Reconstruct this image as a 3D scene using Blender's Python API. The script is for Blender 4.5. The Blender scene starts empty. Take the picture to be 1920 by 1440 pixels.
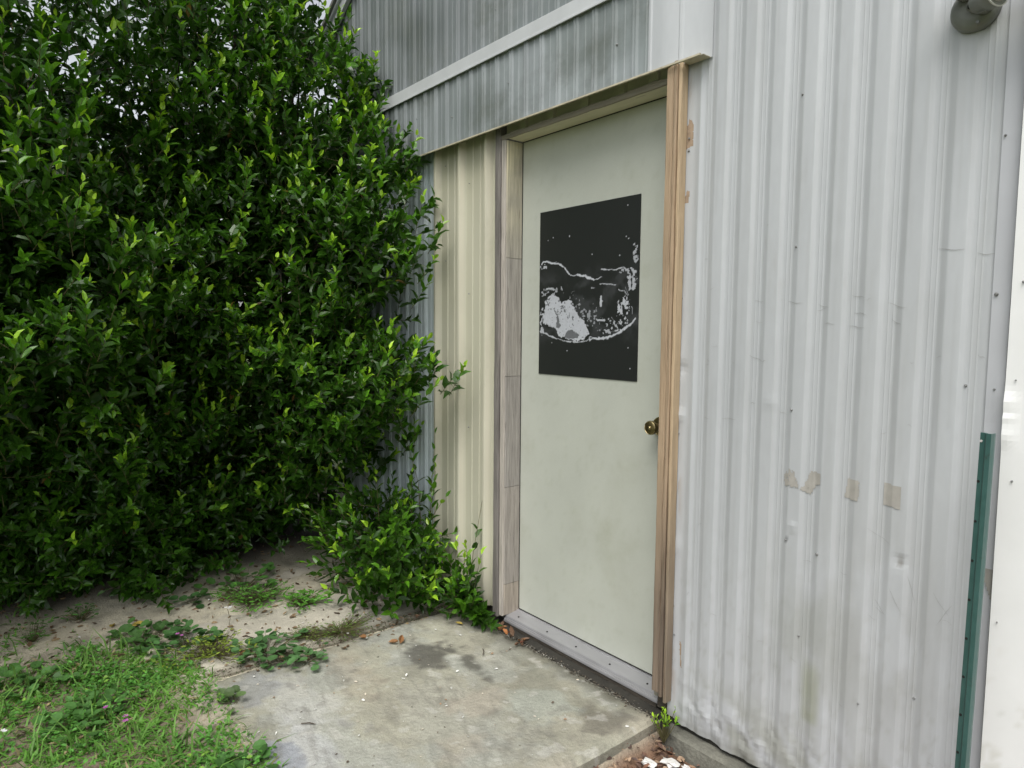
import bpy, math, random
import numpy as np
from mathutils import Matrix, Vector

# ------------------------------------------------------------------ camera, sky, sun, exposure
scene = bpy.context.scene
COL = scene.collection
random.seed(7)
RNG = np.random.default_rng(11)

CAM = np.array([0.0, -1.890, 1.3004])
YAW, PITCH, ROLL, F = 0.6816134, 0.0797498, 0.0081601, 1281.46
fw = np.array([-math.cos(YAW), math.sin(YAW), 0.0])
f_ = fw * math.cos(PITCH) - np.array([0, 0, 1.0]) * math.sin(PITCH)
r_ = np.cross(f_, [0, 0, 1.0]); r_ /= np.linalg.norm(r_); u_ = np.cross(r_, f_)
r2 = r_ * math.cos(ROLL) + u_ * math.sin(ROLL); u2 = -r_ * math.sin(ROLL) + u_ * math.cos(ROLL)
cd = bpy.data.cameras.new('camera'); cam = bpy.data.objects.new('camera', cd); COL.objects.link(cam)
cam.matrix_world = Matrix(((r2[0], u2[0], -f_[0], CAM[0]), (r2[1], u2[1], -f_[1], CAM[1]), (r2[2], u2[2], -f_[2], CAM[2]), (0, 0, 0, 1)))
cd.sensor_width = 36; cd.lens = F / 1920 * 36; cd.clip_start = 0.05; cd.clip_end = 500
scene.camera = cam

SUN_EL, SUN_AZ = math.radians(60), math.radians(146)      # azimuth of the sun, measured from +y clockwise
w = bpy.data.worlds.new('World'); scene.world = w; w.use_nodes = True
nt = w.node_tree; bg = nt.nodes['Background']
sky = nt.nodes.new('ShaderNodeTexSky'); sky.sky_type = 'NISHITA'; sky.sun_disc = False
sky.sun_elevation = SUN_EL; sky.sun_rotation = SUN_AZ; sky.dust_density = 3.0; sky.air_density = 1.0
hs = nt.nodes.new('ShaderNodeHueSaturation'); hs.inputs['Saturation'].default_value = 0.22
nt.links.new(sky.outputs[0], hs.inputs['Color']); nt.links.new(hs.outputs[0], bg.inputs[0])
bg.inputs[1].default_value = 0.14
sd = bpy.data.lights.new('sun', 'SUN'); so = bpy.data.objects.new('sun', sd); COL.objects.link(so)
sd.energy = 1.35; sd.angle = math.radians(38); sd.color = (1.0, 0.96, 0.9)
sdir = Vector((math.sin(SUN_AZ) * math.cos(SUN_EL), math.cos(SUN_AZ) * math.cos(SUN_EL), math.sin(SUN_EL)))
so.rotation_euler = sdir.to_track_quat('Z', 'Y').to_euler(); so.location = (-3, -6, 8)
vs = scene.view_settings
vs.view_transform = 'Standard'; vs.look = 'None'; vs.exposure = 0.57; vs.gamma = 1.0; vs.use_curve_mapping = False

# ------------------------------------------------------------------ helpers
def _hash(ix, iy, s):
    n = (ix.astype(np.int64) * 374761393 + iy.astype(np.int64) * 668265263 + s * 1442695041) & 0x7fffffff
    n = ((n ^ (n >> 13)) * 1274126177) & 0x7fffffff
    n = (n ^ (n >> 16)) & 0xffffff
    return n / float(0xffffff)
def vnoise(x, y, s=0):
    x = np.asarray(x, float); y = np.asarray(y, float)
    ix = np.floor(x); iy = np.floor(y); fx = x - ix; fy = y - iy
    fx = fx * fx * (3 - 2 * fx); fy = fy * fy * (3 - 2 * fy)
    a = _hash(ix, iy, s); b = _hash(ix + 1, iy, s); c = _hash(ix, iy + 1, s); d = _hash(ix + 1, iy + 1, s)
    return (a * (1 - fx) + b * fx) * (1 - fy) + (c * (1 - fx) + d * fx) * fy
def fbm(x, y, s=0, o=4):
    t = 0; a = 0.5; n = 0
    for i in range(o):
        t = t + a * vnoise(x * 2 ** i, y * 2 ** i, s + i * 17); n += a; a *= 0.5
    return t / n
def ss(a, b, x):
    t = np.clip((np.asarray(x, float) - a) / (b - a), 0, 1); return t * t * (3 - 2 * t)
def seg_dist(x, y, pts):
    d = np.full(np.shape(x), 9.0)
    for (x0, y0), (x1, y1) in zip(pts[:-1], pts[1:]):
        vx, vy = x1 - x0, y1 - y0; L = vx * vx + vy * vy + 1e-12
        t = np.clip(((x - x0) * vx + (y - y0) * vy) / L, 0, 1)
        d = np.minimum(d, np.hypot(x - x0 - t * vx, y - y0 - t * vy))
    return d
def in_poly(x, y, P):
    r = np.zeros(np.shape(x), bool); n = len(P)
    for i in range(n):
        x0, y0 = P[i]; x1, y1 = P[(i + 1) % n]
        c = ((y0 > y) != (y1 > y)) & (x < (x1 - x0) * (y - y0) / (y1 - y0 + 1e-12) + x0)
        r ^= c
    return r

def mesh_np(name, V, polys, tint=None, smooth=False, extra=None):
    """polys: int array (n,k) all alike, or a list of such arrays"""
    V = np.asarray(V, np.float32)
    if isinstance(polys, np.ndarray): polys = [polys]
    polys = [q for q in polys if len(q)]
    me = bpy.data.meshes.new(name)
    nl = sum(q.size for q in polys); npoly = sum(len(q) for q in polys)
    me.vertices.add(len(V)); me.vertices.foreach_set('co', V.ravel())
    me.loops.add(nl); me.loops.foreach_set('vertex_index', np.concatenate([q.ravel() for q in polys]).astype(np.int32))
    me.polygons.add(npoly)
    st = []; o = 0
    for q in polys:
        st.append(o + np.arange(len(q)) * q.shape[1]); o += q.size
    me.polygons.foreach_set('loop_start', np.concatenate(st).astype(np.int32))
    me.polygons.foreach_set('use_smooth', np.full(npoly, smooth))
    if tint is not None:
        T = np.ones((len(V), 4), np.float32); T[:, :3] = tint
        at = me.color_attributes.new('tint', 'FLOAT_COLOR', 'POINT'); at.data.foreach_set('color', T.ravel())
    for k, v in (extra or {}).items():
        at = me.attributes.new(k, 'FLOAT', 'POINT'); at.data.foreach_set('value', np.asarray(v, np.float32))
    me.update(calc_edges=True); me.validate()
    return me
def link(name, me, mat=None, parent=None, **kw):
    o = bpy.data.objects.new(name, me); COL.objects.link(o)
    if mat is not None and me is not None and not len(me.materials): me.materials.append(mat)
    if parent is not None: o.parent = parent
    for k, v in kw.items(): o[k] = v
    return o
def empty(name, loc=(0, 0, 0), **kw):
    o = bpy.data.objects.new(name, None); COL.objects.link(o); o.location = loc; o.empty_display_size = 0.1
    for k, v in kw.items(): o[k] = v
    return o
def put(o, parent):
    """parent o (whose mesh is in world coordinates) to an Empty standing away from the origin"""
    o.parent = parent; o.location = -Vector(parent.location); return o

class MB:
    def __init__(s): s.v = []; s.f = []
    def box(s, x0, x1, y0, y1, z0, z1, b=0.0, jit=0.0):
        n = len(s.v)
        for z in (z0, z1):
            for x, y in ((x0, y0), (x1, y0), (x1, y1), (x0, y1)):
                s.v.append((x + random.uniform(-jit, jit), y + random.uniform(-jit, jit), z + random.uniform(-jit, jit)))
        for q in ((0, 3, 2, 1), (4, 5, 6, 7), (0, 1, 5, 4), (1, 2, 6, 5), (2, 3, 7, 6), (3, 0, 4, 7)): s.f.append(tuple(n + i for i in q))
        return s
    def tube(s, pts, rad, k=8, cap=True):
        pts = [Vector(p) for p in pts]; R = rad if isinstance(rad, (list, tuple)) else [rad] * len(pts)
        n0 = len(s.v); t0 = None; ref = None
        for i, p in enumerate(pts):
            t = (pts[min(i + 1, len(pts) - 1)] - pts[max(i - 1, 0)]).normalized()
            if ref is None or abs(ref.dot(t)) > .95: ref = Vector((0, 0, 1)) if abs(t.z) < .9 else Vector((1, 0, 0))
            a = t.cross(ref).normalized(); b = t.cross(a)
            for j in range(k):
                q = 2 * math.pi * j / k; s.v.append(tuple(p + (a * math.cos(q) + b * math.sin(q)) * R[i]))
        for i in range(len(pts) - 1):
            for j in range(k):
                a = n0 + i * k + j; b = n0 + i * k + (j + 1) % k
                s.f.append((a, b, b + k, a + k))
        if cap:
            s.f.append(tuple(n0 + j for j in range(k))[::-1]); m = n0 + (len(pts) - 1) * k
            s.f.append(tuple(m + j for j in range(k)))
        return s
    def mesh(s, name, bevel=0.0, smooth=False):
        me = bpy.data.meshes.new(name); me.from_pydata(s.v, [], s.f); me.update()
        if bevel or True:
            import bmesh
            bm = bmesh.new(); bm.from_mesh(me)
            bmesh.ops.recalc_face_normals(bm, faces=bm.faces)
            if bevel:
                bmesh.ops.bevel(bm, geom=[e for e in bm.edges], offset=bevel, segments=1, affect='EDGES')
            bm.to_mesh(me); bm.free()
        if smooth:
            for p in me.polygons: p.use_smooth = True
        return me
    def obj(s, name, mat, parent=None, bevel=0.0, smooth=False, **kw):
        return link(name, s.mesh(name, bevel, smooth), mat, parent, **kw)

def node(nt, t, **kw):
    n = nt.nodes.new(t)
    for k, v in kw.items():
        if k in ('op', 'operation'): n.operation = v
        elif hasattr(n, k): setattr(n, k, v)
    return n
def make_mat(name, base, rough=0.6, metal=0.0, spec=0.5, tint=False, var=0.12, vs_=6.0, stretch=(1, 1, 1), dark=None, dthr=(0.55, 0.75), ds=8.0,
             bump=0.0, bs=60.0, rvar=0.1, trans=0.0, fine=0.0, fs=220.0, coat=0.0, dstretch=None):
    m = bpy.data.materials.new(name); m.use_nodes = True; t = m.node_tree; L = t.links; b = t.nodes['Principled BSDF']
    b.inputs['Roughness'].default_value = rough; b.inputs['Metallic'].default_value = metal
    b.inputs['Specular IOR Level'].default_value = spec
    tc = node(t, 'ShaderNodeTexCoord'); mp = node(t, 'ShaderNodeMapping'); mp.inputs['Scale'].default_value = stretch
    L.new(tc.outputs['Object'], mp.inputs[0])
    n1 = node(t, 'ShaderNodeTexNoise'); n1.inputs['Scale'].default_value = vs_; n1.inputs['Detail'].default_value = 6; n1.inputs['Roughness'].default_value = .6
    L.new(mp.outputs[0], n1.inputs['Vector'])
    mr = node(t, 'ShaderNodeMapRange'); mr.inputs[1].default_value = .3; mr.inputs[2].default_value = .7
    mr.inputs[3].default_value = 1 - var; mr.inputs[4].default_value = 1 + var; L.new(n1.outputs[0], mr.inputs[0])
    v = node(t, 'ShaderNodeVectorMath', op='SCALE'); L.new(mr.outputs[0], v.inputs['Scale'])
    if tint:
        at = node(t, 'ShaderNodeAttribute'); at.attribute_name = 'tint'
        mm = node(t, 'ShaderNodeVectorMath', op='MULTIPLY'); L.new(at.outputs['Color'], mm.inputs[0]); mm.inputs[1].default_value = base
        L.new(mm.outputs[0], v.inputs[0])
    else: v.inputs[0].default_value = base
    col = v.outputs[0]
    if fine:
        n3 = node(t, 'ShaderNodeTexNoise'); n3.inputs['Scale'].default_value = fs; n3.inputs['Detail'].default_value = 3; L.new(mp.outputs[0], n3.inputs['Vector'])
        m3 = node(t, 'ShaderNodeMapRange'); m3.inputs[1].default_value = .3; m3.inputs[2].default_value = .7; m3.inputs[3].default_value = 1 - fine; m3.inputs[4].default_value = 1 + fine
        L.new(n3.outputs[0], m3.inputs[0]); v3 = node(t, 'ShaderNodeVectorMath', op='SCALE'); L.new(col, v3.inputs[0]); L.new(m3.outputs[0], v3.inputs['Scale']); col = v3.outputs[0]
    if dark is not None:
        n2 = node(t, 'ShaderNodeTexNoise'); n2.inputs['Scale'].default_value = ds; n2.inputs['Detail'].default_value = 8; n2.inputs['Roughness'].default_value = .65
        if dstretch:
            mp2 = node(t, 'ShaderNodeMapping'); mp2.inputs['Scale'].default_value = dstretch; L.new(tc.outputs['Object'], mp2.inputs[0]); L.new(mp2.outputs[0], n2.inputs['Vector'])
        else: L.new(mp.outputs[0], n2.inputs['Vector'])
        m2 = node(t, 'ShaderNodeMapRange'); m2.interpolation_type = 'SMOOTHSTEP'; m2.inputs[1].default_value = dthr[0]; m2.inputs[2].default_value = dthr[1]; L.new(n2.outputs[0], m2.inputs[0])
        mx = node(t, 'ShaderNodeMix', data_type='RGBA'); L.new(m2.outputs[0], mx.inputs[0]); L.new(col, mx.inputs[6]); mx.inputs[7].default_value = (*dark, 1); col = mx.outputs[2]
    L.new(col, b.inputs['Base Color'])
    if rvar:
        m4 = node(t, 'ShaderNodeMapRange'); m4.inputs[1].default_value = .3; m4.inputs[2].default_value = .7; m4.inputs[3].default_value = max(.05, rough - rvar); m4.inputs[4].default_value = min(1, rough + rvar)
        L.new(n1.outputs[0], m4.inputs[0]); L.new(m4.outputs[0], b.inputs['Roughness'])
    if bump:
        nb = node(t, 'ShaderNodeTexNoise'); nb.inputs['Scale'].default_value = bs; nb.inputs['Detail'].default_value = 6; L.new(mp.outputs[0], nb.inputs['Vector'])
        bp = node(t, 'ShaderNodeBump'); bp.inputs['Strength'].default_value = bump; bp.inputs['Distance'].default_value = .01
        L.new(nb.outputs[0], bp.inputs['Height']); L.new(bp.outputs[0], b.inputs['Normal'])
    if trans:
        out = t.nodes['Material Output']; tr = node(t, 'ShaderNodeBsdfTranslucent'); ms = node(t, 'ShaderNodeMixShader'); ms.inputs[0].default_value = trans
        g = node(t, 'ShaderNodeVectorMath', op='MULTIPLY'); L.new(col, g.inputs[0]); g.inputs[1].default_value = (1.5, 1.7, .8)
        L.new(g.outputs[0], tr.inputs[0]); L.new(b.outputs[0], ms.inputs[1]); L.new(tr.outputs[0], ms.inputs[2]); L.new(ms.outputs[0], out.inputs[0])
    return m

M = {}
M['sheet'] = make_mat('aged_white_sheet_metal', (.485, .505, .52), .42, tint=True, var=.05, vs_=3.5, stretch=(1, 1, .35), dark=(.36, .36, .33), dthr=(.60, .95), ds=5, dstretch=(1.6, 1, .5), fine=.02, fs=60, rvar=.08)
M['sheet_dirty'] = make_mat('mildewed_grey_sheet_metal', (.30, .33, .34), .45, tint=True, var=.10, vs_=16, stretch=(1, 1, .10), dark=(.13, .145, .13), dthr=(.45, .80), ds=2.4, dstretch=(1.2, 1, 1.4), fine=.05, fs=50)
M['cream'] = make_mat('cream_sheet_metal', (.60, .575, .46), .42, tint=True, var=.05, vs_=5, stretch=(1, 1, .3), dark=(.36, .35, .25), dthr=(.5, .9), ds=3, dstretch=(2, 1, .6))
M['blue_sheet'] = make_mat('pale_blue_sheet_metal', (.66, .74, .77), .40, tint=True, var=.05, vs_=6, stretch=(1, 1, .2))
M['flashing'] = make_mat('grey_white_flashing', (.55, .57, .58), .40, var=.06, vs_=8, dark=(.40, .41, .38), dthr=(.55, .9), ds=6)
M['cream_flash'] = make_mat('cream_flashing', (.50, .46, .34), .45, var=.15, vs_=20, dark=(.25, .21, .13), dthr=(.5, .8), ds=25)
M['trim'] = make_mat('pale_trim_metal', (.50, .515, .54), .38, tint=True, var=.04, vs_=5)
M['white'] = make_mat('white_painted_metal', (.84, .85, .84), .45, tint=True, var=.03, vs_=6, dark=(.45, .44, .38), dthr=(.68, .8), ds=9)
M['door'] = make_mat('pale_grey_green_door_paint', (.485, .505, .445), .48, tint=True, var=.05, vs_=4, dark=(.38, .39, .31), dthr=(.5, .9), ds=3.2, fine=.015, fs=120, rvar=.05)
M['wood_grey'] = make_mat('weathered_grey_wood', (.37, .345, .31), .85, tint=True, var=.25, vs_=26, stretch=(3, 3, .18), dark=(.10, .088, .075), dthr=(.55, .78), ds=40, bump=.5, bs=70)
M['wood_grey_h'] = make_mat('weathered_grey_wood_header', (.30, .27, .21), .85, var=.2, vs_=26, stretch=(.18, 3, 3), dark=(.13, .11, .09), dthr=(.55, .8), ds=30, bump=.5, bs=70)
M['wood_raw'] = make_mat('raw_pine_wood', (.40, .30, .20), .75, tint=True, var=.16, vs_=22, stretch=(4, 4, .14), dark=(.20, .12, .07), dthr=(.52, .80), ds=45, bump=.35, bs=70)
M['wood_cream'] = make_mat('cream_painted_wood', (.74, .70, .53), .7, tint=False, var=.10, vs_=18, stretch=(.4, 2, 2), dark=(.36, .33, .26), dthr=(.60, .8), ds=14, bump=.2, bs=60)
M['dark_wood'] = make_mat('dark_sill_wood', (.05, .042, .032), .9, var=.35, vs_=25, stretch=(.3, 2, 2), dark=(.22, .20, .16), dthr=(.62, .75), ds=40, bump=.6, bs=80)  # dark wood, blackened further: shade of the threshold gap put into the colour
M['alu'] = make_mat('dull_aluminium', (.42, .42, .44), .38, metal=.55, var=.08, vs_=12, stretch=(.6, 2, 2), dark=(.27, .27, .26), dthr=(.58, .85), ds=14)
M['film'] = make_mat('film_on_door', (1, 1, 1), .42, tint=True, var=.02, vs_=5, rvar=0)
M['brass'] = make_mat('tarnished_brass', (.20, .155, .07), .36, metal=.9, var=.2, vs_=60)
M['brass_edge'] = make_mat('bright_brass', (.55, .46, .25), .28, metal=1, var=.1, vs_=60)
M['lamp_grey'] = make_mat('grey_enamel', (.20, .21, .185), .40, var=.12, vs_=30)
M['lamp_white'] = make_mat('lamp_glass_white', (.60, .60, .57), .3, var=.05)
M['green_steel'] = make_mat('green_painted_steel', (.045, .115, .103), .42, var=.12, vs_=30, dark=(.04, .06, .05), dthr=(.62, .75), ds=40)
M['hole'] = make_mat('dark_hole', (.012, .012, .01), .9, var=.1)
M['screw'] = make_mat('dull_zinc', (.24, .245, .24), .5, metal=.3, var=.2, vs_=200)
M['concrete'] = make_mat('worn_concrete', (1, 1, 1), .88, tint=True, var=.12, vs_=14, dark=(.15, .145, .12), dthr=(.52, .95), ds=9, bump=.55, bs=70, fine=.17, fs=300, rvar=.08)
M['soil'] = make_mat('sandy_soil', (1, 1, 1), .95, tint=True, var=.15, vs_=18, dark=(.09, .07, .05), dthr=(.6, .8), ds=35, bump=.7, bs=110, fine=.14, fs=300, rvar=.03)
M['found'] = make_mat('stained_foundation_concrete', (.15, .148, .122), .9, var=.30, vs_=14, stretch=(1, 1, 1), dark=(.055, .055, .045), dthr=(.50, .72), ds=12, bump=.7, bs=50, fine=.12)
M['leaf'] = make_mat('glossy_hedge_leaf', (1, 1, 1), .30, spec=.42, tint=True, var=.12, vs_=40, trans=.22, rvar=.06)
M['grass'] = make_mat('grass_blade', (1, 1, 1), .55, spec=.35, tint=True, var=.12, vs_=30, trans=.25, rvar=0)
M['weed'] = make_mat('weed_leaf', (1, 1, 1), .55, spec=.35, tint=True, var=.15, vs_=60, trans=.18, rvar=0)
M['bark'] = make_mat('dark_bark', (.07, .055, .04), .9, var=.3, vs_=30, bump=.5)
M['stem'] = make_mat('green_brown_stem', (.10, .09, .035), .7, var=.3, vs_=30)
M['dead'] = make_mat('dead_leaf', (1, 1, 1), .7, tint=True, var=.25, vs_=90)
M['tape'] = make_mat('old_tape_residue', (.39, .375, .34), .75, tint=True, var=.10, vs_=40, dark=(.22, .21, .18), dthr=(.6, .75), ds=60)
M['scratch'] = make_mat('scratch_mark', (.34, .345, .34), .6, var=.25, vs_=80)
M['rust'] = make_mat('rust_stain', (.36, .27, .19), .8, var=.2, vs_=80)
M['petal_w'] = make_mat('white_petal', (.8, .8, .82), .6, var=.03)
M['petal_p'] = make_mat('purple_petal', (.45, .12, .40), .6, var=.1)
M['chip'] = make_mat('white_paint_chip', (.66, .65, .62), .7, var=.2, vs_=30)
M['roof'] = make_mat('grey_roof_metal', (.22, .22, .20), .6, var=.2, vs_=10)
M['dirtline'] = make_mat('black_grime', (.03, .028, .022), .95, var=.3, vs_=30, bump=.5)
M['interior'] = make_mat('dark_inner_wall', (.10, .095, .08), .9, var=.1)

# ------------------------------------------------------------------ ground
def ground_z(x, y):
    z = -0.035 + 0.012 * (fbm(x * 2.2, y * 2.2, 3) - .5) * 2
    sand = ss(-2.75, -3.25, x) * ss(-1.9, -1.3, y)
    z = z + sand * (0.040 + 0.018 * (fbm(x * 3, y * 3, 9) - .5) * 2)
    z = z + 0.05 * ss(-3.5, -4.0, x)
    z = z + (.040 + .03 * (fbm(x * 7, y * 7, 12, 3) - .5)) * np.exp(-((y + 1.27) / .075) ** 2) * ss(-1.72, -1.95, x) * ss(-2.85, -2.6, x)
    z = z + 0.012 * ss(-1.75, -1.25, y) * ss(-1.85, -2.25, x) * ss(-2.9, -2.6, x)
    mul = ss(-1.40, -1.36, x) * ss(-2.2, -1.3, y)
    z = z * (1 - mul) + mul * (-0.075 + 0.010 * (fbm(x * 6, y * 6, 5) - .5) * 2)
    z = z + 0.006 * (fbm(x * 14, y * 14, 6, 3) - .5) * 2
    return z
def axis(lo, hi, fine, far):
    a = np.arange(lo, hi + 1e-6, fine); g = []; s = fine; v = hi
    while v < far: s *= 1.35; v += s; g.append(v)
    h = []; s = fine; v = lo
    while v > -far: s *= 1.35; v -= s; h.append(v)
    return np.array(h[::-1] + list(a) + g)
gx = axis(-4.4, -0.6, .016, 90); gy = axis(-3.2, 0.0, .016, 90)
X, Y = np.meshgrid(gx, gy, indexing='ij')
Z = ground_z(X, Y)
sandc = np.array([.53, .49, .375]); soilc = np.array([.115, .085, .055]); mulc = np.array([.16, .095, .06]); greyc = np.array([.25, .235, .20])
lawn = ss(-1.18, -1.42, Y + .10 * (fbm(X * 5, Y * 5, 21) - .5) + .16 * ss(-2.4, -3.2, X)) * (.25 + .75 * ss(-3.35, -2.95, X))
far = ss(-4.0, -6.5, X) + ss(-3.2, -4.5, Y) + ss(-.2, 1.5, X)
n1 = fbm(X * 4, Y * 4, 31); n2 = fbm(X * 13, Y * 13, 33)
T = sandc[None, None] * (0.78 + .45 * n1)[..., None]
k = ss(.45, .7, n2)[..., None] * .5; T = T * (1 - k) + greyc * k
k = (lawn * .85)[..., None]; T = T * (1 - k) + soilc * (0.8 + .5 * n2)[..., None] * k
k = (ss(-1.42, -1.36, X) * ss(-1.6, -1.0, Y))[..., None]; T = T * (1 - k) + mulc * (.6 + .9 * n2)[..., None] * k
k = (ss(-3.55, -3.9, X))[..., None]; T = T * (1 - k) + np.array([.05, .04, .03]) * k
k = np.clip(far, 0, 1)[..., None]; T = T * (1 - k) + np.array([.07, .10, .03]) * k
def grid_faces(nx, ny, off=0):
    i, j = np.meshgrid(np.arange(nx - 1), np.arange(ny - 1), indexing='ij'); a = (i * ny + j).ravel() + off
    return np.stack([a, a + ny, a + ny + 1, a + 1], 1)
link('ground', mesh_np('ground', np.stack([X, Y, Z], -1).reshape(-1, 3), grid_faces(len(gx), len(gy)), T.reshape(-1, 3), True), M['soil'], kind='structure')

def slab(name, x0, x1, y0, y1, top, depth, step, tintf, label_kind='structure', edge=.006, mat='concrete', wob=.004):
    xs = np.arange(x0, x1 + step / 2, step); ys = np.arange(y0, y1 + step / 2, step)
    A, B = np.meshgrid(xs, ys, indexing='ij')
    # worn, slightly wandering edges
    ex = np.minimum(A - x0, x1 - A); ey = np.minimum(B - y0, y1 - B); e = np.minimum(ex, ey)
    H = top + .0035 * (fbm(A * 5, B * 5, 41) - .5) * 2 + .0015 * (fbm(A * 25, B * 25, 42) - .5) * 2 - edge * (1 - ss(0, .02, e)) - .012 * (1 - ss(0, .012 + .02 * (fbm(A * 9, B * 9, 43) > .62), e)) * .5
    dA = wob * 2 * (fbm(B * 7, A * 0 + 1.3, 44) - .5) * (1 - ss(0, .05, ex)); dB = wob * 2 * (fbm(A * 7, B * 0 + 4.3, 45) - .5) * (1 - ss(0, .05, ey))
    V = np.stack([A + dA, B + dB, H], -1).reshape(-1, 3); n = len(V); nx, ny = len(xs), len(ys)
    ring = [i * ny for i in range(nx)] + [(nx - 1) * ny + j for j in range(1, ny)] + [i * ny + ny - 1 for i in range(nx - 2, -1, -1)] + [j for j in range(ny - 2, 0, -1)]
    low = V[ring].copy(); low[:, 2] = top - depth
    ring = np.array(ring); m = len(ring); nxt = np.roll(ring, -1); k = np.arange(m) + n; kn = np.roll(k, -1)
    F2 = np.stack([ring, k, kn, nxt], 1)
    T = np.concatenate([tintf(A, B).reshape(-1, 3), np.tile([[.17, .16, .135]], (m, 1))])
    return link(name, mesh_np(name, np.concatenate([V, low]), [grid_faces(nx, ny), F2], T, False), M[mat], kind=label_kind)
def tint_main(A, B):
    n = fbm(A * 3.2, B * 3.2, 51, 5); n2 = fbm(A * 7 + 3, B * 7, 52, 5); n3 = fbm(A * 22, B * 22, 53, 4); st = fbm(A * 3, B * 14 + A * 4, 54, 4)
    c = np.array([.305, .300, .238]) * (.62 + .74 * n)[..., None]
    k = ss(.52, .68, n2)[..., None] * .55; c = c * (1 - k) + np.array([.33, .345, .315]) * k
    k = ss(.50, .70, fbm(A * 4 + 9, B * 4, 55, 5))[..., None] * .22; c = c * (1 - k) + np.array([.33, .30, .235]) * k
    def blob(cx, cy, rx, ry, amt, col, thr=.5):
        d = np.hypot((A - cx) / rx, (B - cy) / ry) + (n3 - .5) * 1.2 + (n2 - .5) * 1.5
        return ss(1.15, .55, d) * amt, np.array(col)
    for (cx, cy, rx, ry, amt, col) in [(-2.27, -.50, .13, .10, .85, (.075, .073, .062)), (-2.08, -.39, .16, .06, .85, (.085, .083, .068)), (-2.16, -.46, .07, .04, .5, (.10, .095, .08)),
            (-1.50, -.25, .07, .09, .65, (.11, .10, .08)), (-1.60, -.17, .05, .12, .35, (.14, .135, .1)), (-2.05, -.20, .2, .08, .35, (.13, .135, .10)),
            (-2.20, -1.02, .28, .13, .65, (.44, .44, .41)), (-1.98, -1.08, .22, .12, .6, (.46, .47, .47)), (-2.42, -1.12, .12, .10, .6, (.24, .25, .255)), (-1.80, -.62, .26, .2, .45, (.36, .36, .31)),
            (-1.72, -.38, .12, .10, .45, (.34, .37, .33)), (-1.85, -.52, .08, .10, .35, (.34, .285, .225)), (-1.66, -.72, .10, .14, .3, (.35, .30, .24)), (-2.32, -.8, .2, .1, .35, (.36, .31, .23)), (-1.93, -1.18, .16, .05, .7, (.25, .27, .31))]:
        a, col = blob(cx, cy, rx, ry, amt, col); c = c * (1 - a[..., None]) + col * a[..., None]
    # grime against the sill, pale worn band at the open edge, thin hairline
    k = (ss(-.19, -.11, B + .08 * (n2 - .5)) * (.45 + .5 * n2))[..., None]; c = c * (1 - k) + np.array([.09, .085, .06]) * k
    k = (ss(-1.49, -1.41, A) * .6 * ss(.35, .6, n2))[..., None]; c = c * (1 - k) + np.array([.42, .38, .30]) * k
    k = (ss(-2.50, -2.58, A) * .55)[..., None]; c = c * (1 - k) + np.array([.16, .15, .115]) * k
    k = ((ss(.56, .60, st) * ss(.70, .64, st)) * .30)[..., None]; c = c * (1 - k) + np.array([.14, .135, .115]) * k
    k = (ss(.70, .74, n3) * .4)[..., None]; c = c * (1 - k) + np.array([.48, .47, .43]) * k
    k = (ss(.40, .22, n3) * .35)[..., None]; c = c * (1 - k) + np.array([.14, .13, .11]) * k
    return c
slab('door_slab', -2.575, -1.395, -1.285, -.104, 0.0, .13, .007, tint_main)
def tint_up(A, B):
    n = fbm(A * 4, B * 4, 61, 5); n2 = fbm(A * 11, B * 11, 62, 4)
    c = np.array([.48, .45, .37]) * (.78 + .4 * n)[..., None]
    k = (ss(.42, .62, n2) * ss(-3.0, -2.75, A + .2 * B) * .7)[..., None]; c = c * (1 - k) + np.array([.235, .23, .20]) * k
    k = (ss(-2.68, -2.62, A) * .6)[..., None]; c = c * (1 - k) + np.array([.13, .115, .08]) * k
    return c
slab('upper_slab', -3.60, -2.605, -1.22, -.06, -.002, .12, .010, tint_up, wob=.012)

# ------------------------------------------------------------------ the metal building
B0 = empty('metal_building', (0, 0, 0), label='grey metal-clad outbuilding with ribbed sheet walls and a mildewed gable above the door', category='building')
PITCH_R = .0915; RX0 = -1.311
PROF = [(0, -.0088), (.03, -.0082), (.14, -.0012), (.18, -.0002), (.24, 0), (.27, -.0009), (.30, 0), (.37, 0), (.40, -.0009), (.43, 0), (.47, -.0004), (.50, -.0014), (.64, -.0082), (.68, -.009), (.82, -.0092), (.96, -.009), (1, -.0088)]
def prof_fn(prof, pitch, x0):
    t = np.array([p[0] for p in prof]); d = np.array([p[1] for p in prof])
    g = .66 if prof is PROF else (1.35 if len(prof) == 17 else 1.0)
    return lambda x: g * np.interp(((np.asarray(x) - x0) / pitch) % 1.0, t, d)
def prof_xs(prof, pitch, x0, a, b):
    xs = {round(a, 5), round(b, 5)}
    for k in range(int((a - x0) / pitch) - 2, int((b - x0) / pitch) + 3):
        for t, _ in prof[:-1]:
            x = x0 + (k + t) * pitch
            if a < x < b: xs.add(round(x, 5))
    return np.array(sorted(xs))
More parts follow.
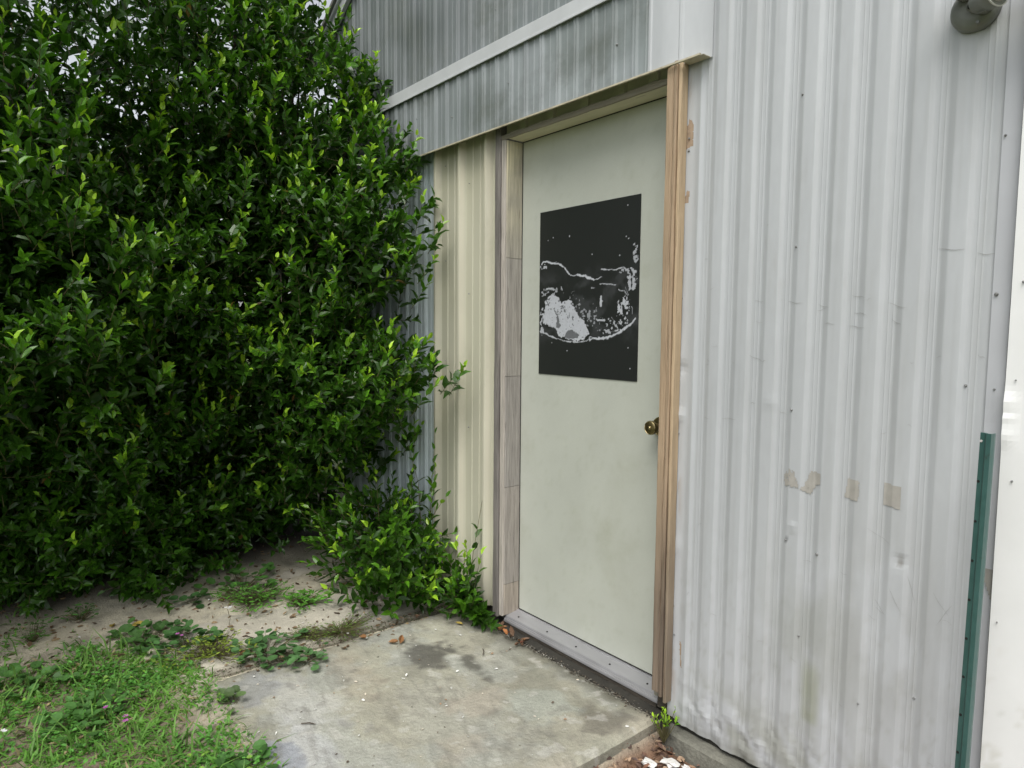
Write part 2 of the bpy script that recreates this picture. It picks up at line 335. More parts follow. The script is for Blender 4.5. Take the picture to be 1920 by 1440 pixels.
def sheet(name, a, b, z0, z1, y, prof, pitch, x0, mat, tintf=None, disp=None, zstep=.02, ztop=None, parent=B0, thick=.0012, flat=None, zbot=None, **kw):
    xs = prof_xs(prof, pitch, x0, a, b)
    # subdivide wide spans so that marks have somewhere to sit
    out = [xs[0]]
    for x in xs[1:]:
        n = max(1, int(math.ceil((x - out[-1]) / .011)))
        p = out[-1]; out += [p + (x - p) * i / n for i in range(1, n + 1)]
    xs = np.array(out); nz = max(2, int((z1 - z0) / zstep) + 1); s = np.linspace(0, 1, nz)
    A, S = np.meshgrid(xs, s, indexing='ij')
    top = np.full(A.shape, z1) if ztop is None else ztop(A)
    bot = np.full(A.shape, z0) if zbot is None else zbot(A)
    C = bot + (top - bot) * S
    amp = 1.0 if flat is None else flat(A)
    Yv = y + prof_fn(prof, pitch, x0)(A) * amp
    if disp is not None: Yv = Yv + disp(A, C)
    T = np.ones(A.shape + (3,)) if tintf is None else tintf(A, C)
    me = mesh_np(name, np.stack([A, Yv, C], -1).reshape(-1, 3), grid_faces(*A.shape), T.reshape(-1, 3), False)
    o = link(name, me, M[mat], parent, **kw)
    if thick:
        md = o.modifiers.new('thickness', 'SOLIDIFY'); md.thickness = thick; md.offset = 0
    return o
RIB = prof_fn(PROF, PITCH_R, RX0)
def flat_r(A): return ss(-1.335, -1.30, A) * ss(-.517, -.545, A)
def disp_r(A, C):
    d = .0016 * (fbm(A * 3, C * 1.5, 71) - .5) * 2
    cr = ss(.26, .05, C) * ss(-1.38, -1.28, A) * ss(-.75, -1.0, A)
    d = d - cr * (.009 * ss(.16, 0, np.abs(fbm(A * 9 + C * 7, C * 8, 72, 3) - .5)) * fbm(A * 5, C * 5, 76) + .006 * np.abs(fbm(A * 26 + C * 20, C * 12, 74, 3) - .5))
    d = d - ss(.5, .1, C) * .003 * (fbm(A * 9, C * 7, 73) - .5) * 2
    d = d - .006 * ss(-1.345, -1.372, A) * (fbm(A * 0 + 2, C * 5, 77, 3) - .35)      # lifted, bent left edge
    for (x, z, r, h) in [(-.96, .755, .012, -.003), (-.677, .734, .016, .004), (-1.04, 1.10, .02, -.002), (-1.36, 1.03, .02, -.006), (-1.355, 1.18, .02, .005), (-1.365, .6, .03, -.004)]:
        d = d + h * np.exp(-((A - x) ** 2 + (C - z) ** 2) / r ** 2)
    return d
def tint_r(A, C):
    T = np.ones(A.shape + (3,)) * (1.0 + .10 * (fbm(A * 20, C * .7, 81) - .5))[..., None]
    def lay(k, col):
        nonlocal T
        k = np.clip(k, 0, 1)[..., None]; T = T * (1 - k) + np.array(col) * k
    n = fbm(A * 10, C * 6, 82); n2 = fbm(A * 35, C * 30, 83)
    top = A + .7 * (C - 1.25)                                              # paler near the top right
    lay(ss(1.35, 1.9, C) * .15 * n, (1.1, 1.1, 1.1))
    lay(ss(-.93, -.90, A) * ss(-.855, -.88, A) * ss(.22, .245, C + .03 * n) * ss(.43, .38, C + .05 * n) * .55 * (.6 + n2), (.62, .64, .38))   # algae patch
    lay(np.exp(-((A + .90) / .16) ** 2 - ((C - .42) / .22) ** 2) * ss(.35, .65, n) * .55, (.66, .66, .58))
    lay(np.exp(-((A + .70) / .16) ** 2 - ((C - .55) / .30) ** 2) * ss(.35, .65, n) * .45, (.72, .70, .66))
    lay(np.exp(-((A + .74) / .13) ** 2 - ((C - 1.3) / .35) ** 2) * ss(.40, .65, n) * .22, (.8, .79, .76))
    lay(ss(.24, .05, C - .05 * n) * ss(-1.36, -1.2, A) * ss(.38, .62, fbm(A * 14 + C * 10, C * 8, 84)) * .60, (.55, .54, .42))
    lay(ss(.05, .02, C) * .5, (.35, .33, .27))
    lay(ss(.56, .64, fbm(A * 90, C * 2.2, 85, 3)) * .16, (.72, .71, .67))         # run marks
    lay(ss(.62, .72, fbm(A * 60, C * 45, 86, 3)) * .25 * ss(.9, .2, C), (.65, .63, .56))
    lay(ss(.012, .004, np.hypot(A + .677, C - .734)) * .9, (.42, .38, .33))
    lay(ss(.007, .003, np.hypot(A + .977, C - .715)) * .8, (.3, .3, .3))
    lay(ss(.58, .66, fbm(A * 26 + 5, C * 5, 87)) * ss(-1.335, -1.36, A) * .5, (.72, .56, .42))
    return T
SHEETR = sheet('wall_sheet', -1.374, -.517, .020, 3.0, -.090, PROF, PITCH_R, RX0, 'sheet', tint_r, disp_r, .014, flat=flat_r, zbot=lambda A: .016 + .010 * (fbm(A * 9, A * 0, 88) - .3) - .008 * ss(-1.37, -1.30, A), label='pale grey ribbed wall sheet right of the door')
# the same cladding carries on above the door head (white part), then the dirty part further left
def tint_up2(A, C):
    T = np.ones(A.shape + (3,)); return T
sheet('upper_wall_sheet', -1.4875, -1.272, 2.1195, 3.3, -.1345, [(0, 0), (.4, 0), (.44, -.003), (.5, -.003), (.54, 0), (1, 0)], .11, RX0, 'sheet', None, lambda A, C: .039 * ss(-1.44, -1.270, A), .03, label='clean pale sheet above the door corner')
def tint_band(A, C):
    n = fbm(A * 2.4, C * 3, 91); n2 = fbm(A * 30, C * 3, 92)
    T = np.ones(A.shape + (3,)) * (.86 + .32 * n2)[..., None]
    g = (ss(-1.95, -3.1, A) * .35)[..., None]; T = T * (1 - g * .55)
    k = (ss(-2.5, -1.6, A) * .35)[..., None]; T = T * (1 - k) + np.array([1.25, 1.24, 1.24]) * k
    k = (ss(.50, .62, n) * .45)[..., None]; T = T * (1 - k) + np.array([.55, .60, .55]) * k
    k = (np.exp(-((A + 2.98 + .5 * (n - .5)) / .34) ** 2 - ((C - 2.68 + .4 * (n - .5)) / .15) ** 2) * .7)[..., None]; T = T * (1 - k) + np.array([.30, .34, .31]) * k
    k = (np.exp(-((A + 2.45) / .22) ** 2 - ((C - 2.23) / .14) ** 2) * .55)[..., None]; T = T * (1 - k) + np.array([.46, .50, .46]) * k
    k = (np.exp(-((A + 1.78) / .12) ** 2 - ((C - 2.32) / .08) ** 2) * .35)[..., None]; T = T * (1 - k) + np.array([.55, .56, .52]) * k
    return T
PROF_B = [(0, 0), (.03, -.0006), (.09, -.0065), (.13, -.0065), (.17, -.002), (.20, -.0015), (.24, -.0062), (.27, -.0062), (.34, -.0005), (.38, 0), (.66, 0), (.69, -.0022), (.73, 0), (1, 0)]
sheet('gable_band_sheet', -3.62, -1.4875, 2.123, 2.44, -.134, PROF_B, PITCH_R, -1.56, 'sheet_dirty', tint_band, None, .03, label='grey mildewed cladding strip between the door head and the white trim')
RAKE = lambda x: 3.106 + .60 * (np.asarray(x) + 3.602)
sheet('gable_sheet', -3.80, -1.4875, 2.44, 4.0, -.122, PROF_B, PITCH_R, -1.585, 'sheet_dirty', lambda A, C: tint_band(A, C) * np.where(A > -9, .80, 1)[..., None], None, .04, ztop=lambda A: np.minimum(RAKE(A), 4.2), label='dark mildewed gable cladding above the white trim')
sheet('gable_sheet', -1.487, -.30, 3.001, 4.2, -.0905, PROF, PITCH_R, RX0, 'sheet', None, None, .2)
# white trim across the gable
mb = MB(); mb.box(-3.66, -1.46, -.146, -.128, 2.408, 2.462); mb.box(-3.66, -1.46, -.150, -.1465, 2.402, 2.412)
mb.obj('trim_strip', M['flashing'], B0, bevel=.0015, label='pale horizontal trim strip across the gable cladding')
# drip flashing under the band: thin L with a bent right end
mb = MB(); mb.box(-3.60, -1.283, -.1420, -.1365, 2.1165, 2.1225, jit=.0008); mb.box(-1.352, -1.275, -.1360, -.0990, 2.1170, 2.1188, jit=.0005)
mb.obj('drip_flashing', M['cream_flash'], B0, label='thin cream drip flashing over the door')
# rake trim and roof
def slopebox(mb, x0, x1, off0, off1, y0, y1):
    n = len(mb.v)
    for o in (off0, off1):
        for x, y in ((x0, y0), (x1, y0), (x1, y1), (x0, y1)): mb.v.append((x, y, float(RAKE(x)) + o))
    for q in ((0, 3, 2, 1), (4, 5, 6, 7), (0, 1, 5, 4), (1, 2, 6, 5), (2, 3, 7, 6), (3, 0, 4, 7)): mb.f.append(tuple(n + i for i in q))
mb = MB(); slopebox(mb, -4.05, -.3, -.03, .03, -.160, -.138); slopebox(mb, -4.05, -.3, .034, .050, -.175, -.130); mb.obj('rake_trim', M['flashing'], B0)
mb = MB(); slopebox(mb, -4.12, -.3, .054, .075, -.19, 4.0); mb.obj('roof', M['roof'], B0)
# cream sheet left of the door
PROF_C = [(0, 0), (.02, -.001), (.075, -.021), (.09, -.022), (.135, -.022), (.15, -.021), (.225, -.001), (.24, 0), (.44, 0), (.455, -.0028), (.485, -.0028), (.50, 0), (.72, 0), (.735, -.0028), (.765, -.0028), (.78, 0), (1, 0)]
def tint_c(A, C):
    n = fbm(A * 12, C * 3, 95); T = np.ones(A.shape + (3,)) * (.92 + .16 * n)[..., None]
    k = (ss(2.25, 1.55, C) * .0 + ss(1.75, 2.15, C) * .30)[..., None]; T = T * (1 - k) + np.array([.82, .76, .62]) * k
    k = (ss(.12, .05, C) * .5)[..., None]; T = T * (1 - k) + np.array([.45, .42, .33]) * k
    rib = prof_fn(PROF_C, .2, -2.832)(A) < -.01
    k = np.where(rib, 0.0, .42)[..., None] * (.6 + .6 * n)[..., None]; T = T * (1 - k) + np.array([.66, .70, .66]) * k  # flats darkened: some mildew, plus rib shading put into the colour
    return T
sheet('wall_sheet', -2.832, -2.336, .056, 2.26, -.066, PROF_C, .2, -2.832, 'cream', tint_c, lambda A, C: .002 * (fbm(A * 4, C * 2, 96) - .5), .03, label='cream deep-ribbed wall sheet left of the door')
sheet('wall_sheet', -3.88, -2.834, .05, 2.30, -.070, PROF_B, PITCH_R, -2.85, 'blue_sheet', None, None, .06, label='pale blue wall sheet behind the shrubs')
# trims at the right-hand corner
def tint_t(A, C): return np.ones(A.shape + (3,)) * (1 + .10 * (fbm(A * 20, C * 4, 97) - .5))[..., None]
sheet('corner_trim', -.517, -.474, .015, 3.0, -.0975, [(0, 0), (1, 0)], 1, 0, 'trim', tint_t, lambda A, C: .003 * (fbm(A * 12, C * 6, 98) - .5) - .004 * np.exp(-((C - 1.17) / .05) ** 2 - ((A + .49) / .02) ** 2), .03, label='flat pale corner trim right of the ribbed wall')
def disp_w(A, C):
    e = ss(-.44, -.476, A)
    return .004 * (fbm(A * 6, C * 3, 99) - .5) - e * .006 * (np.exp(-((C - 1.15) / .02) ** 2) + np.exp(-((C - 1.08) / .025) ** 2) + .8 * np.exp(-((C - 1.115) / .012) ** 2))
def tint_w(A, C):
    T = np.ones(A.shape + (3,)); cr = seg_dist(A, C, [(-.44, .62), (-.437, .50), (-.446, .44), (-.438, .38)])
    k = (ss(.0035, .001, cr + .004 * fbm(A * 60, C * 60, 100)) * .6)[..., None]; T = T * (1 - k) + np.array([.55, .55, .48]) * k
    k = (ss(.60, .72, fbm(A * 40, C * 25, 101)) * .35 * ss(.75, .3, C))[..., None]; T = T * (1 - k) + np.array([.6, .58, .48]) * k
    return T
sheet('corner_panel', -.476, .30, .0, 3.0, -.118, [(0, 0), (1, 0)], 1, 0, 'white', tint_w, disp_w, .012, thick=.003, label='bright white painted panel at the right edge')
# small square-cut edge of the white panel turned back to the wall
MB().box(-.4775, -.4745, -.1165, -.0990, .0, 3.0).obj('panel_edge', M['white'], B0)
# building body behind the cladding
mb = MB(); mb.box(-3.86, -2.337, -.035, 0.0, -.1, 2.7); mb.box(-1.415, .3, -.070, -.02, .02, 2.12); mb.box(-3.6, .3, -.062, 0.0, 2.20, 3.0)
mb.box(-3.86, -3.78, .003, 4.0, -.1, 2.9); mb.box(-3.7, .3, 3.9, 4.0, -.1, 3.0)
mb.obj('wall', M['interior'], B0)
# foundation ledge
xs = np.linspace(-1.362, .3, 90); prof = [(-.100, -.30), (-.136, -.30), (-.134, -.12), (-.130, -.045), (-.126, -.022), (-.118, -.013), (-.06, -.010)]
V = []; 
for i, x in enumerate(xs):
    for j, (y, z) in enumerate(prof):
        V.append((x, y + (.006 * (float(fbm(x * 9, z * 20 + j, 111)) - .5) if 1 < j < 6 else 0), z + (.006 * (float(fbm(x * 14, j * 3.1, 112)) - .5) if j > 2 else 0)))
link('foundation', mesh_np('foundation', np.array(V), grid_faces(len(xs), len(prof))), M['found'], B0, label='stained concrete footing below the ribbed wall')
MB().box(-1.37, .3, -.082, -.05, -.012, .022).obj('bottom_gap', M['dirtline'], B0)
mb = MB(); mb.box(-2.337, -1.363, -.100, -.03, -.10, .0035); mb.obj('footing', M['dirtline'], B0)
MB().box(-3.6, -2.337, -.058, -.04, -.02, .055).obj('footing', M['dirtline'], B0)

# marks and fixings on the right-hand sheet
def wall_y(x): return -.090 + float(RIB(x)) * float(flat_r(np.array(x)))
def disc(mb, x, y, z, r, h, k=10):
    mb.tube([(x, y, z), (x, y - h * .4, z), (x, y - h, z)], [r, r, r * .55], k)
screw_me = None
for (x, z, ty) in [(-.982, 1.936, 0), (-.983, 1.532, 0), (-.976, 1.084, 0), (-.977, .715, 0), (-.511, 1.730, 1), (-.509, 1.387, 1), (-.501, 1.176, 1), (-.505, .60, 1), (-1.373 + .010, 1.403, 0), (-1.362, .396, 0), (-1.362, .212, 0), (-1.355, .30, 0), (-1.351, 1.897, 0), (-1.351, 1.86, 0), (-.56, 1.18, 0), (-.887, .697, 0), (-1.36, .97, 0),
                   (-.93, .45, 0), (-.63, .40, 0), (-.76, .33, 0), (-2.74, 2.06, 2), (-2.74, 1.62, 2), (-2.74, 1.15, 2), (-2.55, 1.95, 2), (-2.55, 1.46, 2), (-2.55, .85, 2), (-2.2, 2.28, 3), (-2.6, 2.24, 3), (-1.9, 2.30, 3), (-1.62, 2.25, 3), (-2.9, 2.3, 3), (-2.3, 2.60, 3), (-2.75, 2.66, 3), (-3.2, 2.56, 3), (-1.95, 2.55, 3), (-.455, 1.41, 4), (-.457, 1.20, 4), (-.452, .98, 4), (-.462, .66, 4)]:
    if screw_me is None:
        mb = MB(); disc(mb, 0, 0, 0, .0045, .004); screw_me = mb.mesh('screw', smooth=False); screw_me.materials.append(M['screw'])
    y = {0: wall_y(x) - .001, 1: -.0995, 2: -.076, 3: -.136, 4: -.121}[ty]
    if ty == 3 and z > 2.45: y = -.124
    o = link('screw', screw_me, None, B0); o.location = (x, y, z); o.rotation_euler = (random.uniform(-.2, .2), 0, random.uniform(-.2, .2)); s = random.uniform(.55, .95) * (.7 if ty == 4 else 1); o.scale = (s, 1, s)
def conform(name, poly, mat, off=.0021, step=.003, tint=(1, 1, 1), parent=B0, rag=.0, yf=None, seed=0, **kw):
    """a thin skin that follows the ribs, cut to an outline"""
    P = np.array(poly); a0, a1 = P[:, 0].min(), P[:, 0].max(); c0, c1 = P[:, 1].min(), P[:, 1].max()
    xs = np.arange(a0, a1 + step, step); zs = np.arange(c0, c1 + step, step)
    A, C = np.meshgrid(xs, zs, indexing='ij')
    xx = A + rag * (fbm(A * 90, C * 90, seed) - .5); zz = C + rag * (fbm(A * 90 + 9, C * 90, seed + 1) - .5)
    cx = (A[:-1, :-1] + A[1:, 1:]) / 2; cz = (C[:-1, :-1] + C[1:, 1:]) / 2
    ok = in_poly(cx + rag * 2 * (fbm(cx * 90, cz * 90, seed) - .5), cz + rag * 2 * (fbm(cx * 90 + 9, cz * 90, seed + 1) - .5), poly).ravel()
    if rag > .004: ok &= (fbm(cx * 150, cz * 150, seed + 5, 2).ravel() > .30)
    yf = yf or (lambda q: -.090 + RIB(q) * flat_r(q) + disp_r(q, C))
    Yv = yf(A) - off
    Q = grid_faces(*A.shape)[ok]
    if not len(Q): return None
    return link(name, mesh_np(name, np.stack([A, Yv, C], -1).reshape(-1, 3), Q, np.tile([tint], (A.size, 1))), M[mat], parent, **kw)
def flatdisp(v): return lambda q: np.full(np.shape(q), v)
conform('tape_residue', [(-.990, .868), (-.992, .895), (-.978, .922), (-.965, .915), (-.955, .900), (-.945, .870)], 'tape', rag=.006, seed=301, label='torn leftmost scrap of old tape on the ribbed wall')
conform('tape_residue', [(-.943, .866), (-.912, .856), (-.900, .885), (-.886, .890), (-.885, .918), (-.915, .922), (-.925, .895)], 'tape', rag=.003, seed=303, label='ragged second scrap of old tape on the ribbed wall')
conform('tape_residue', [(-.822, .868), (-.785, .864), (-.785, .918), (-.815, .920), (-.818, .895)], 'tape', rag=.002, seed=305, label='square third scrap of old tape on the ribbed wall')
conform('tape_residue', [(-.725, .868), (-.684, .864), (-.684, .920), (-.724, .924)], 'tape', rag=.001, seed=307, label='square rightmost scrap of old tape on the ribbed wall')
conform('tape_residue', [(-.505, .771), (-.476, .770), (-.476, .725), (-.481, .695)], 'tape', rag=.0005, yf=flatdisp(-.1025), off=.0004, tint=(.8, .8, .8), label='beige triangular patch on the corner trim')
scr = [[(-1.105, 1.388), (-1.075, 1.385)], [(-1.003, 1.383), (-.955, 1.377)], [(-.915, 1.373), (-.883, 1.364)], [(-.827, 1.395), (-.792, 1.388)], [(-.82, 1.351), (-.785, 1.345)], [(-.895, 1.323), (-.867, 1.322)], [(-.834, 1.316), (-.79, 1.312)], [(-.738, 1.373), (-.692, 1.359)], [(-.728, 1.332), (-.704, 1.319)], [(-1.116, 1.231), (-1.072, 1.215)], [(-1.072, 1.215), (-1.058, 1.217)], [(-1.201, 1.036), (-1.149, 1.039)], [(-1.266, 1.031), (-1.243, 1.032)], [(-.635, 1.496), (-.576, 1.49)], [(-.554, 1.48), (-.518, 1.475)], [(-.54, 1.251), (-.525, 1.244)], [(-1.015, 1.076), (-.993, 1.07)], [(-1.107, 1.092), (-1.093, 1.092)], [(-1.28, 1.519), (-1.269, 1.522)],
       [(-.735, .62), (-.705, .585)], [(-.70, .66), (-.665, .60)], [(-.60, .68), (-.565, .63)], [(-.59, .60), (-.56, .66)], [(-.66, .705), (-.64, .64)], [(-1.262, 1.213), (-1.248, 1.208)], [(-1.262, 1.196), (-1.25, 1.20)], [(-1.175, 1.21), (-1.158, 1.205)], [(-1.31, .448), (-1.30, .462)], [(-.76, .80), (-.70, .77)], [(-1.32, .25), (-1.312, .21)]]
for k in range(26):
    x = random.uniform(-1.28, -.56); z = random.choice([random.uniform(.35, .8), random.uniform(1.2, 1.45), random.uniform(.2, 1.6)]); L = random.uniform(.006, .03); a = random.uniform(-.5, .5)
    scr.append([(x, z), (x + L * math.cos(a), z + L * math.sin(a))])
V = []; Q = []
for si, s in enumerate(scr):
    n = 7; (x0, z0), (x1, z1) = s; wd = .0006 if si < 19 else .00038; b = len(V)
    for i in range(n):
        t = i / (n - 1); x = x0 + (x1 - x0) * t; z = z0 + (z1 - z0) * t + .0015 * math.sin(t * 7 + si); ww = wd * (math.sin(math.pi * (t * .9 + .05)) + .15)
        y = wall_y(x) + float(disp_r(np.array(x), np.array(z))) - .0022
        dx, dz = -(z1 - z0), (x1 - x0); L = math.hypot(dx, dz); dx /= L; dz /= L
        V += [(x - dx * ww, y, z - dz * ww), (x + dx * ww, y, z + dz * ww)]
    for i in range(n - 1): Q.append((b + 2 * i, b + 2 * i + 2, b + 2 * i + 3, b + 2 * i + 1))
link('scratches', mesh_np('scratches', np.array(V), np.array(Q)), M['scratch'], B0, kind='stuff')
conform('rust_patch', [(-1.372, 1.86), (-1.338, 1.875), (-1.336, 1.94), (-1.350, 1.955), (-1.372, 1.92)], 'rust', rag=.004, seed=311, tint=(1, 1, 1), off=.001)
conform('rust_patch', [(-1.365, 1.70), (-1.347, 1.70), (-1.345, 1.735), (-1.352, 1.74), (-1.362, 1.72)], 'rust', rag=.004, seed=313, off=.001)
conform('rust_patch', [(-1.335, .285), (-1.328, .285), (-1.322, .20), (-1.328, .20)], 'rust', rag=.002, seed=315, off=.001)

# ------------------------------------------------------------------ door frame
def ztint(n, s): return lambda: None
def board(name, x0, x1, y0, y1, z0, z1, mat, bevel=.0015, nz=40, wob=.0012, tintf=None, taper=0.0, seed=0, parent=B0, **kw):
    """a vertical board with slightly ragged, worn edges"""
    zs = np.linspace(z0, z1, nz); V = []; T = []
    ring = [(x0, y0 + .003), (x0 + .003, y0), ((x0 + x1) / 2, y0), (x1 - .003, y0), (x1, y0 + .003), (x1, y1), (x0, y1)]
    for i, z in enumerate(zs):
        for j, (x, y) in enumerate(ring):
            if j < 5:
                dx = wob * 2 * (float(fbm(z * 9, j * 2.3 + seed, 120 + seed)) - .5) + wob * (float(fbm(z * 45, j * 1.3, 121 + seed)) - .5)
                dy = wob * 2 * (float(fbm(z * 11, j * 3.1, 122 + seed)) - .5)
            else: dx = dy = 0
            V.append((x + dx, y + dy, z)); T.append(tintf(x, y, z) if tintf else (1, 1, 1))
    k = len(ring); Q = []
    for i in range(nz - 1):
        for j in range(k): a = i * k + j; b = i * k + (j + 1) % k; Q.append((a, b, b + k, a + k))
    me = mesh_np(name, np.array(V), [np.array(Q), np.array([list(range(k))[::-1], [(nz - 1) * k + j for j in range(k)]])], np.array(T))
    return link(name, me, M[mat], parent, **kw)
def tj(x, y, z):
    n = float(fbm(x * 60 + y * 60, z * 3, 131)); cr = float(ss(1.55, 2.0, z)) * float(ss(.35, .6, n))
    return tuple(np.array([1, 1, 1]) * (.75 + .5 * n) * (1 - cr) + np.array([1.75, 1.72, 1.40]) * cr)
cuts = [.052, .19, .62, 1.1, 1.60, 2.082]
for i in range(5):
    board('jamb_board', -2.300, -2.269, -.084, .012, cuts[i] + .0008, cuts[i + 1] - .0008, 'wood_grey', nz=14, wob=.0008, seed=i, tintf=(lambda x, y, z, k=[(1.06, .99, .92), (.95, .93, .93), (.90, .90, .92), (1, 1, 1), (1.05, 1.05, 1)][i]: tuple(np.array(tj(x, y, z)) * k)))
board('casing_board', -2.337, -2.3015, -.096, -.02, .040, 2.20, 'wood_grey', wob=.003, seed=9, tintf=lambda x, y, z: tuple(np.array([.58, .57, .58]) * (.55 + .7 * float(fbm(z * 4, x * 50, 133)))))
board('casing_board', -2.2985, -2.272, -.0915, -.0845, .050, 2.083, 'wood_grey', wob=.0015, seed=19, tintf=lambda x, y, z: (1.25, 1.22, 1.2))
# right side: hidden jamb and two raw pine trims, split and frayed at the foot
board('jamb_board', -1.444, -1.4215, -.080, .012, .052, 2.082, 'wood_grey', seed=23, tintf=lambda x, y, z: (.8, .8, .72))
def traw(x, y, z):
    n = float(fbm(z * 2.5, x * 40, 135)); k = float(ss(1.05, .25, z)); return tuple(np.array([1.02, 1.0, .98]) * (.9 + .25 * n) * (1 - k) + np.array([.50, .52, .58]) * (.35 + 1.1 * n) * k)
board('trim_board', -1.4150, -1.3875, -.128, -.085, .098, 2.128, 'wood_raw', nz=90, wob=.0016, seed=31, tintf=traw)
board('trim_board', -1.3850, -1.3730, -.131, -.088, .088, 2.130, 'wood_raw', nz=90, wob=.0018, seed=33, tintf=lambda x, y, z: tuple(np.array(traw(x, y, z)) * .90))
board('trim_board', -1.3705, -1.3590, -.126, -.094, .072, 2.126, 'wood_raw', nz=90, wob=.0016, seed=35, tintf=lambda x, y, z: tuple(np.array(traw(x, y, z)) * (1.15, 1.18, 1.15)))
board('backing_board', -1.425, -1.350, -.0835, -.06, .02, 2.11, 'dark_wood', seed=37, wob=.003)
board('backing_board', -1.427, -1.4185, -.112, -.086, .10, .95, 'wood_grey', seed=39, wob=.003, tintf=lambda x, y, z: (.6, .6, .58))
# head: a cream painted jamb head, its weathered face and the dark packing behind the flashing
mb = MB(); mb.box(-2.268, -1.4455, -.082, .012, 2.0865, 2.106); mb.obj('head_jamb', M['wood_cream'], B0, bevel=.001)
xs = np.linspace(-2.302, -1.419, 60); V = []; 
for x in xs:
    a = .004 * (float(fbm(x * 18, 3, 141)) - .5); b = .010 * (float(fbm(x * 14, 7, 142)) - .5) + .006 * (float(fbm(x * 60, 7, 143)) - .5)
    V += [(x, -.0835, 2.0845 + a), (x, -.0905, 2.0855 + a), (x, -.0895 + a * .3, 2.106 + b), (x, -.066, 2.109 + b)]
link('head_board', mesh_np('head_board', np.array(V), grid_faces(60, 4)), M['wood_grey_h'], B0)
mb = MB(); mb.box(-2.336, -1.43, -.062, -.045, 2.107, 2.20); mb.obj('head_packing', M['wood_cream'], B0)
for x in (-2.20, -2.03, -1.85, -1.67, -1.53):
    MB().box(x, x + .035, -.076, -.0625, 2.108, 2.20, jit=.003).obj('packing_block', M['wood_cream'], B0)

# ------------------------------------------------------------------ the door
D = empty('door', (0, 0, 0)); D.parent = B0; D['label'] = 'pale grey-green flush door with a black film panel'
def tint_d(A, C):
    n = fbm(A * 3, C * 2, 151); T = np.ones(A.shape + (3,)) * (.96 + .08 * n)[..., None]
    k = (ss(1.9, 2.06, C) * .25)[..., None]; T = T * (1 - k) + np.array([.9, .87, .72]) * k  # darker, yellower top band: shadow of the head put into the colour
    k = (ss(.35, .1, C) * ss(.5, .65, fbm(A * 18, C * 12, 152)) * .12)[..., None]; T = T * (1 - k) + np.array([.75, .75, .68]) * k
    k = (ss(.66, .74, fbm(A * 50, C * 30, 153, 3)) * .20)[..., None]; T = T * (1 - k) + np.array([.75, .76, .68]) * k
    return T
xs = np.linspace(-2.2655, -1.4455, 50); zs = np.linspace(.066, 2.083, 120); A, C = np.meshgrid(xs, zs, indexing='ij')
V = np.stack([A, np.zeros_like(A) + .0008 * (fbm(A * 2, C * 2, 154) - .5), C], -1).reshape(-1, 3); nx, nz = A.shape; n = len(V)
back = np.array([[xs[0], .044, zs[0]], [xs[-1], .044, zs[0]], [xs[-1], .044, zs[-1]], [xs[0], .044, zs[-1]]])
V = np.concatenate([V, back]); c = [0, (nx - 1) * nz, nx * nz - 1, nz - 1]
side = np.array([[c[0], n, n + 1, c[1]], [c[1], n + 1, n + 2, c[2]], [c[2], n + 2, n + 3, c[3]], [c[3], n + 3, n, c[0]], [n, n + 3, n + 2, n + 1]])
link('door_leaf', mesh_np('door_leaf', V, [grid_faces(nx, nz), side], np.concatenate([tint_d(A, C).reshape(-1, 3), np.ones((4, 3))])), M['door'], D)
MB().box(-2.2688, -2.2658, -.002, .02, .066, 2.084).obj('dark_gap_strip', M['hole'], D)  # black strips stand in for the shade in the gaps around the door
MB().box(-2.2655, -1.4455, -.002, .02, 2.0832, 2.0863).obj('dark_gap_strip', M['hole'], D)
MB().box(-2.2655, -1.4455, -.0015, .02, .0625, .0658).obj('dark_gap_strip', M['hole'], D)
# black film, its coat peeled off in places (print on a flat sheet)
FW, FH = .535, .662; st = .0022
xs = np.arange(0, FW + st / 2, st); zs = np.arange(0, FH + st / 2, st); U, Vv = np.meshgrid(xs, zs, indexing='ij')
wu = U + .010 * (fbm(U * 40, Vv * 40, 161) - .5); wv = Vv + .010 * (fbm(U * 40 + 7, Vv * 40, 162) - .5)
nA = fbm(U * 35, Vv * 35, 163, 5); nB = fbm(U * 110, Vv * 110, 164, 4); nC = fbm(U * 18, Vv * 18, 166, 4)
wh = np.zeros(U.shape)
def line(pts, wd, amt=1.0, br=.34): 
    global wh
    d = seg_dist(wu, wv, pts); wk = wd * (.15 + 1.35 * nB * nA * 2); wh = np.maximum(wh, ss(wk * 1.1, wk * .5, d) * amt * (nC > br))
line([(.006, .440), (.02, .456), (.041, .462), (.072, .453), (.114, .447), (.149, .431), (.184, .399), (.223, .395), (.267, .389), (.30, .375), (.315, .373)], .0042)
line([(.072, .453), (.10, .456)], .002, .7); line([(.30, .372), (.335, .377), (.356, .380)], .002, .7)
line([(.351, .412), (.39, .405), (.416, .405), (.46, .409), (.488, .395)], .003, .8)
line([(.005, .178), (.053, .164), (.102, .148), (.161, .139), (.229, .136), (.283, .141), (.299, .157), (.315, .152)], .0030, .85)
line([(.299, .145), (.315, .150), (.357, .150), (.407, .162), (.466, .186), (.503, .210), (.521, .227)], .0065)
line([(.470, .34), (.491, .302), (.505, .259), (.506, .24)], .0022, .55); line([(.321, .345), (.352, .354), (.427, .350)], .0024, .65); line([(.300, .341), (.322, .342)], .0022, .5)
line([(.438, .331), (.467, .328), (.484, .302)], .0025, .6); line([(.352, .305), (.353, .275)], .007, 1, .0); line([(.327, .222), (.372, .220)], .005, .9, .1)
line([(.040, .345), (.07, .352), (.10, .342)], .004, .8)
